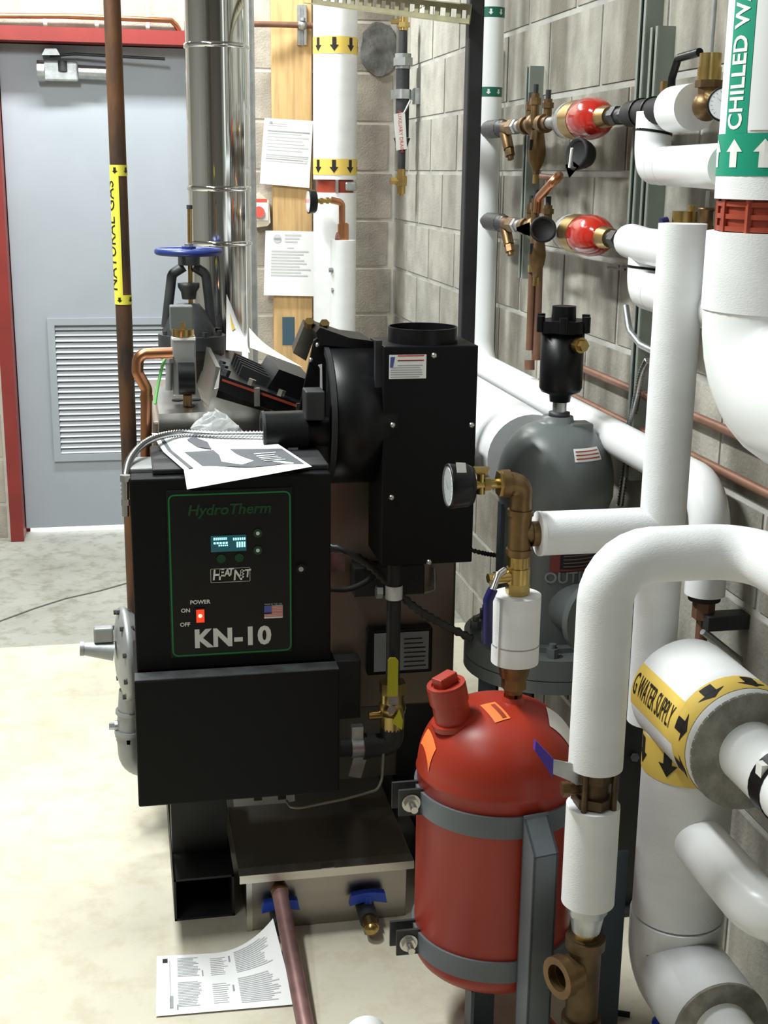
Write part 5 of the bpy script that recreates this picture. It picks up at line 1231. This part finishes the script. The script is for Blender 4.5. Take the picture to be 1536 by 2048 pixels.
flex('dark_conduit', [P(935, 1098, 2.9), P(965, 1106, 2.9), P(1000, 1112, 2.92)], .006, m_flexd, 'thin dark conduit right of the vent box', .008)
single('black_hose', G().tube([P(655, 1178, 2.86), P(700, 1180, 2.86), P(740, 1160, 2.84), P(762, 1128, 2.84)], .007, 10, fil=.06), m_rubber, 'black rubber hose sagging below the blower', 'hose', P(700, 1180, 2.86))
single('sensing_tube', G().tube([P(573, 1602, 2.6), P(582, 1615, 2.56), P(600, 1616, 2.55), P(690, 1598, 2.6), P(755, 1580, 2.66), P(764, 1560, 2.68), P(767, 1500, 2.7)], .0032, 8, fil=.03), m_wire, 'thin beige tube sagging above the condensate box', 'tube', P(600, 1618, 2.55))

# ------------------------------------------------------------------ condensate box
cy0 = 2.48; t = thing('condensate_box', 'stainless condensate neutralizer box with a flat lid under the boiler', 'box', V((.4, 2.6, 0)))
xb0, xb1 = P(497, 1820, cy0).x, P(812, 1800, cy0).x; zl = P(640, 1742, cy0).z-.004
part('body', G().mm((xb0, cy0, 0), (xb1, cy0+.33, zl-.002), .002), m_steeld, t)
yl0 = 2.435; zlid = P(640, 1738, yl0).z
lid = part('lid', G().mm((P(479, 1750, yl0).x, yl0, zlid-.006), (P(828, 1715, yl0).x, cy0+.36, zlid), .001), m_steeld, t)
part('lid_lip', G().mm((P(479, 1750, yl0).x, yl0-.002, zlid-.018), (P(828, 1715, yl0).x, yl0, zlid+.0005)).mm((P(479, 1750, yl0).x, yl0, zlid-.0004), (P(828, 1715, yl0).x, yl0+.03, zlid+.0008)), m_steel, lid)
part('lid_sticker', G().mm((P(643, 1722, yl0).x, yl0-.0006, zlid-.004), (P(670, 1722, yl0).x, yl0+.02, zlid+.0008)), m_label, lid)
part('corner_angle', G().mm((xb0-.004, cy0-.003, 0), (xb0+.008, cy0, zl)), m_steel, t)
for i, (x, y) in enumerate(((562, 1815), (737, 1800))):
    yv = cy0-.03; c = P(x, y, yv); k = M(c)
    v_ = thing('drain_valve', 'blue T-handled drain valve with a brass plug on the condensate box' if i else 'blue T-handled drain valve behind the stained drain pipe', 'valve', c-EZ*.05)
    part('t_handle', G().prism([c+V((-38*k, 0, -10*k)), c+V((-34*k, 0, 12*k)), c+V((-10*k, 0, 16*k)), c+V((10*k, 0, 16*k)), c+V((34*k, 0, 12*k)), c+V((38*k, 0, -10*k)), c+V((10*k, 0, -4*k)), c+V((-10*k, 0, -4*k))], (0, .016, 0)).cyl(c+V((0, .008, -30*k)), c+V((0, .008, 8*k)), 9*k), m_blue, v_)
    q = P(x+2, y+38, yv-.03)
    part('valve_body', G().cyl(V((q.x, cy0+.005, q.z)), V((q.x, yv-.03, q.z-.004)), 19*k), m_iron, v_)
    if i: part('brass_plug', G().cyl(V((q.x, yv-.03, q.z-.004)), V((q.x, yv-.055, q.z-.008)), 15*k).sphere(V((q.x, yv-.053, q.z-.008)), 14*k), m_brass, v_)
# stained drain pipe
a0 = P(556, 1768, cy0-.01); k = M(a0); t = thing('drain_pipe', 'purple stained copper drain pipe sloping along the floor', 'pipe', PZ(590, 1950, 0))
part('threaded_fitting', G().cyl(a0+EY*.012, a0-EY*.03, 15*k).hexa(a0-EY*.012, a0-EY*.022, 19*k).ring(a0-EY*.03, -EY, 8*k, 17*k, .01), m_bronze, t)
pend = PZ(622, 2110, .017)
part('pipe', G().tube([a0-EY*.03, a0-EY*.05-EZ*.004, pend], .0165, 18, fil=.02), m_copperp, t)
# floor sheet
sfF = surf4([PZ(314, 1914, .002), PZ(574, 1900, .002), PZ(590, 2010, .002), PZ(312, 2034, .002)])
zA_, zB_ = PZ(314, 1914, .002), PZ(312, 2034, .002); zC_, zD_ = PZ(546, 1838, .075), PZ(590, 2010, .003)
def sfF(u, v):
    p0 = zA_+(zB_-zA_)*v; p1 = PZ(560, 1900, .003)+(zD_-PZ(560, 1900, .003))*v
    p_ = p0+(p1-p0)*u; c_ = max(0, u-.45)/.55; c_ = c_*c_*(1-v)**1.4
    return p_+(zC_-PZ(560, 1900, .003))*c_+V((0, 0, .0015))
sheet('instruction_sheet', sfF, 'folded instruction sheet on the floor with one corner curled up', PZ(440, 1975, 0), nu=20, nv=14,
      prints=[('printed_columns', m_lt_ink, lines(.16, .06, .34, .40, 13, .5)+lines(.16, .48, .34, .90, 16, .5)+lines(.42, .1, .56, .42, 10, .3)+lines(.42, .55, .56, .9, 10, .3)+lines(.62, .06, .92, .42, 13, .5)+lines(.62, .5, .94, .92, 15, .5), .001), ('printed_block', m_ink, [('r', .045, .06, .085, .13)], .001), ('printed_heading', m_grey_ink, [('r', .10, .7, .125, .9), ('r', .1, .1, .105, .9), ('r', .15, .85, .16, .93), ('r', .35, .3, .36, .4), ('r', .57, .1, .585, .2), ('r', .57, .6, .585, .7)], .001)])
# loose insulation roll at the bottom edge
p0 = PZ(690, 2075, .042); p1 = PZ(770, 2068, .042)
single('insulation_offcut', G().cyl(V((PZ(731, 2030, .08).x, PZ(731, 2030, .08).y, .04)), V((PZ(731, 2030, .08).x-.015, PZ(731, 2030, .08).y-.25, .04)), .039, 28), m_pvc, 'short white pipe insulation offcut lying on the floor', 'offcut', PZ(720, 2085, 0))
# items behind the boiler
sheet('brochure', surf4([P(498, 655, 3.3), P(530, 690, 3.28), P(606, 735, 3.2), P(500, 695, 3.24)]), 'cream sheet curling up behind the finned header', P(550, 730, 3.25), m_paperw, 8, 8)
sheet('brochure', surf4([P(453, 588, 3.32), P(474, 640, 3.32), P(500, 705, 3.26), P(452, 700, 3.26)]), 'white sheet standing against the flue behind the header', P(475, 705, 3.3), m_paper, 8, 8,
      prints=[('yellow_print', m_tapey, [('p', [(.2, .25), (.5, .5), (.3, .6)])], .0015)])
# floor clutter under the main
k = 1
single('black_rod', G().cyl(PZ(1195, 2020, .01), PZ(1260, 2030, .01), .006, 8), m_black, 'short black rod on the floor by the main', 'rod', PZ(1230, 2025, 0))
single('blue_valve_cap', G().sphere(PZ(1320, 2046, .02), .016, 14, 8), m_blue, 'small blue cap on the floor under the main', 'cap', PZ(1320, 2046, 0))

# dark support behind the hot water main
q = P(1262, 1600, 2.42); t = thing('support_post', 'black steel support post in the gap beside the hot water main', 'post', V((q.x, 2.42, 0)))
zt_ = P(1262, 1385, 2.42).z
part('post', G().mm((q.x-.03, 2.42, 0), (q.x+.03, 2.48, zt_), .003), m_blackr, t)
part('post_bolt', G().hexa(P(1270, 1515, 2.42), P(1270, 1515, 2.405), .01), m_iron, t)
part('base_plate', G().mm((q.x-.06, 2.39, 0), (q.x+.06, 2.51, .01)), m_blackr, t)
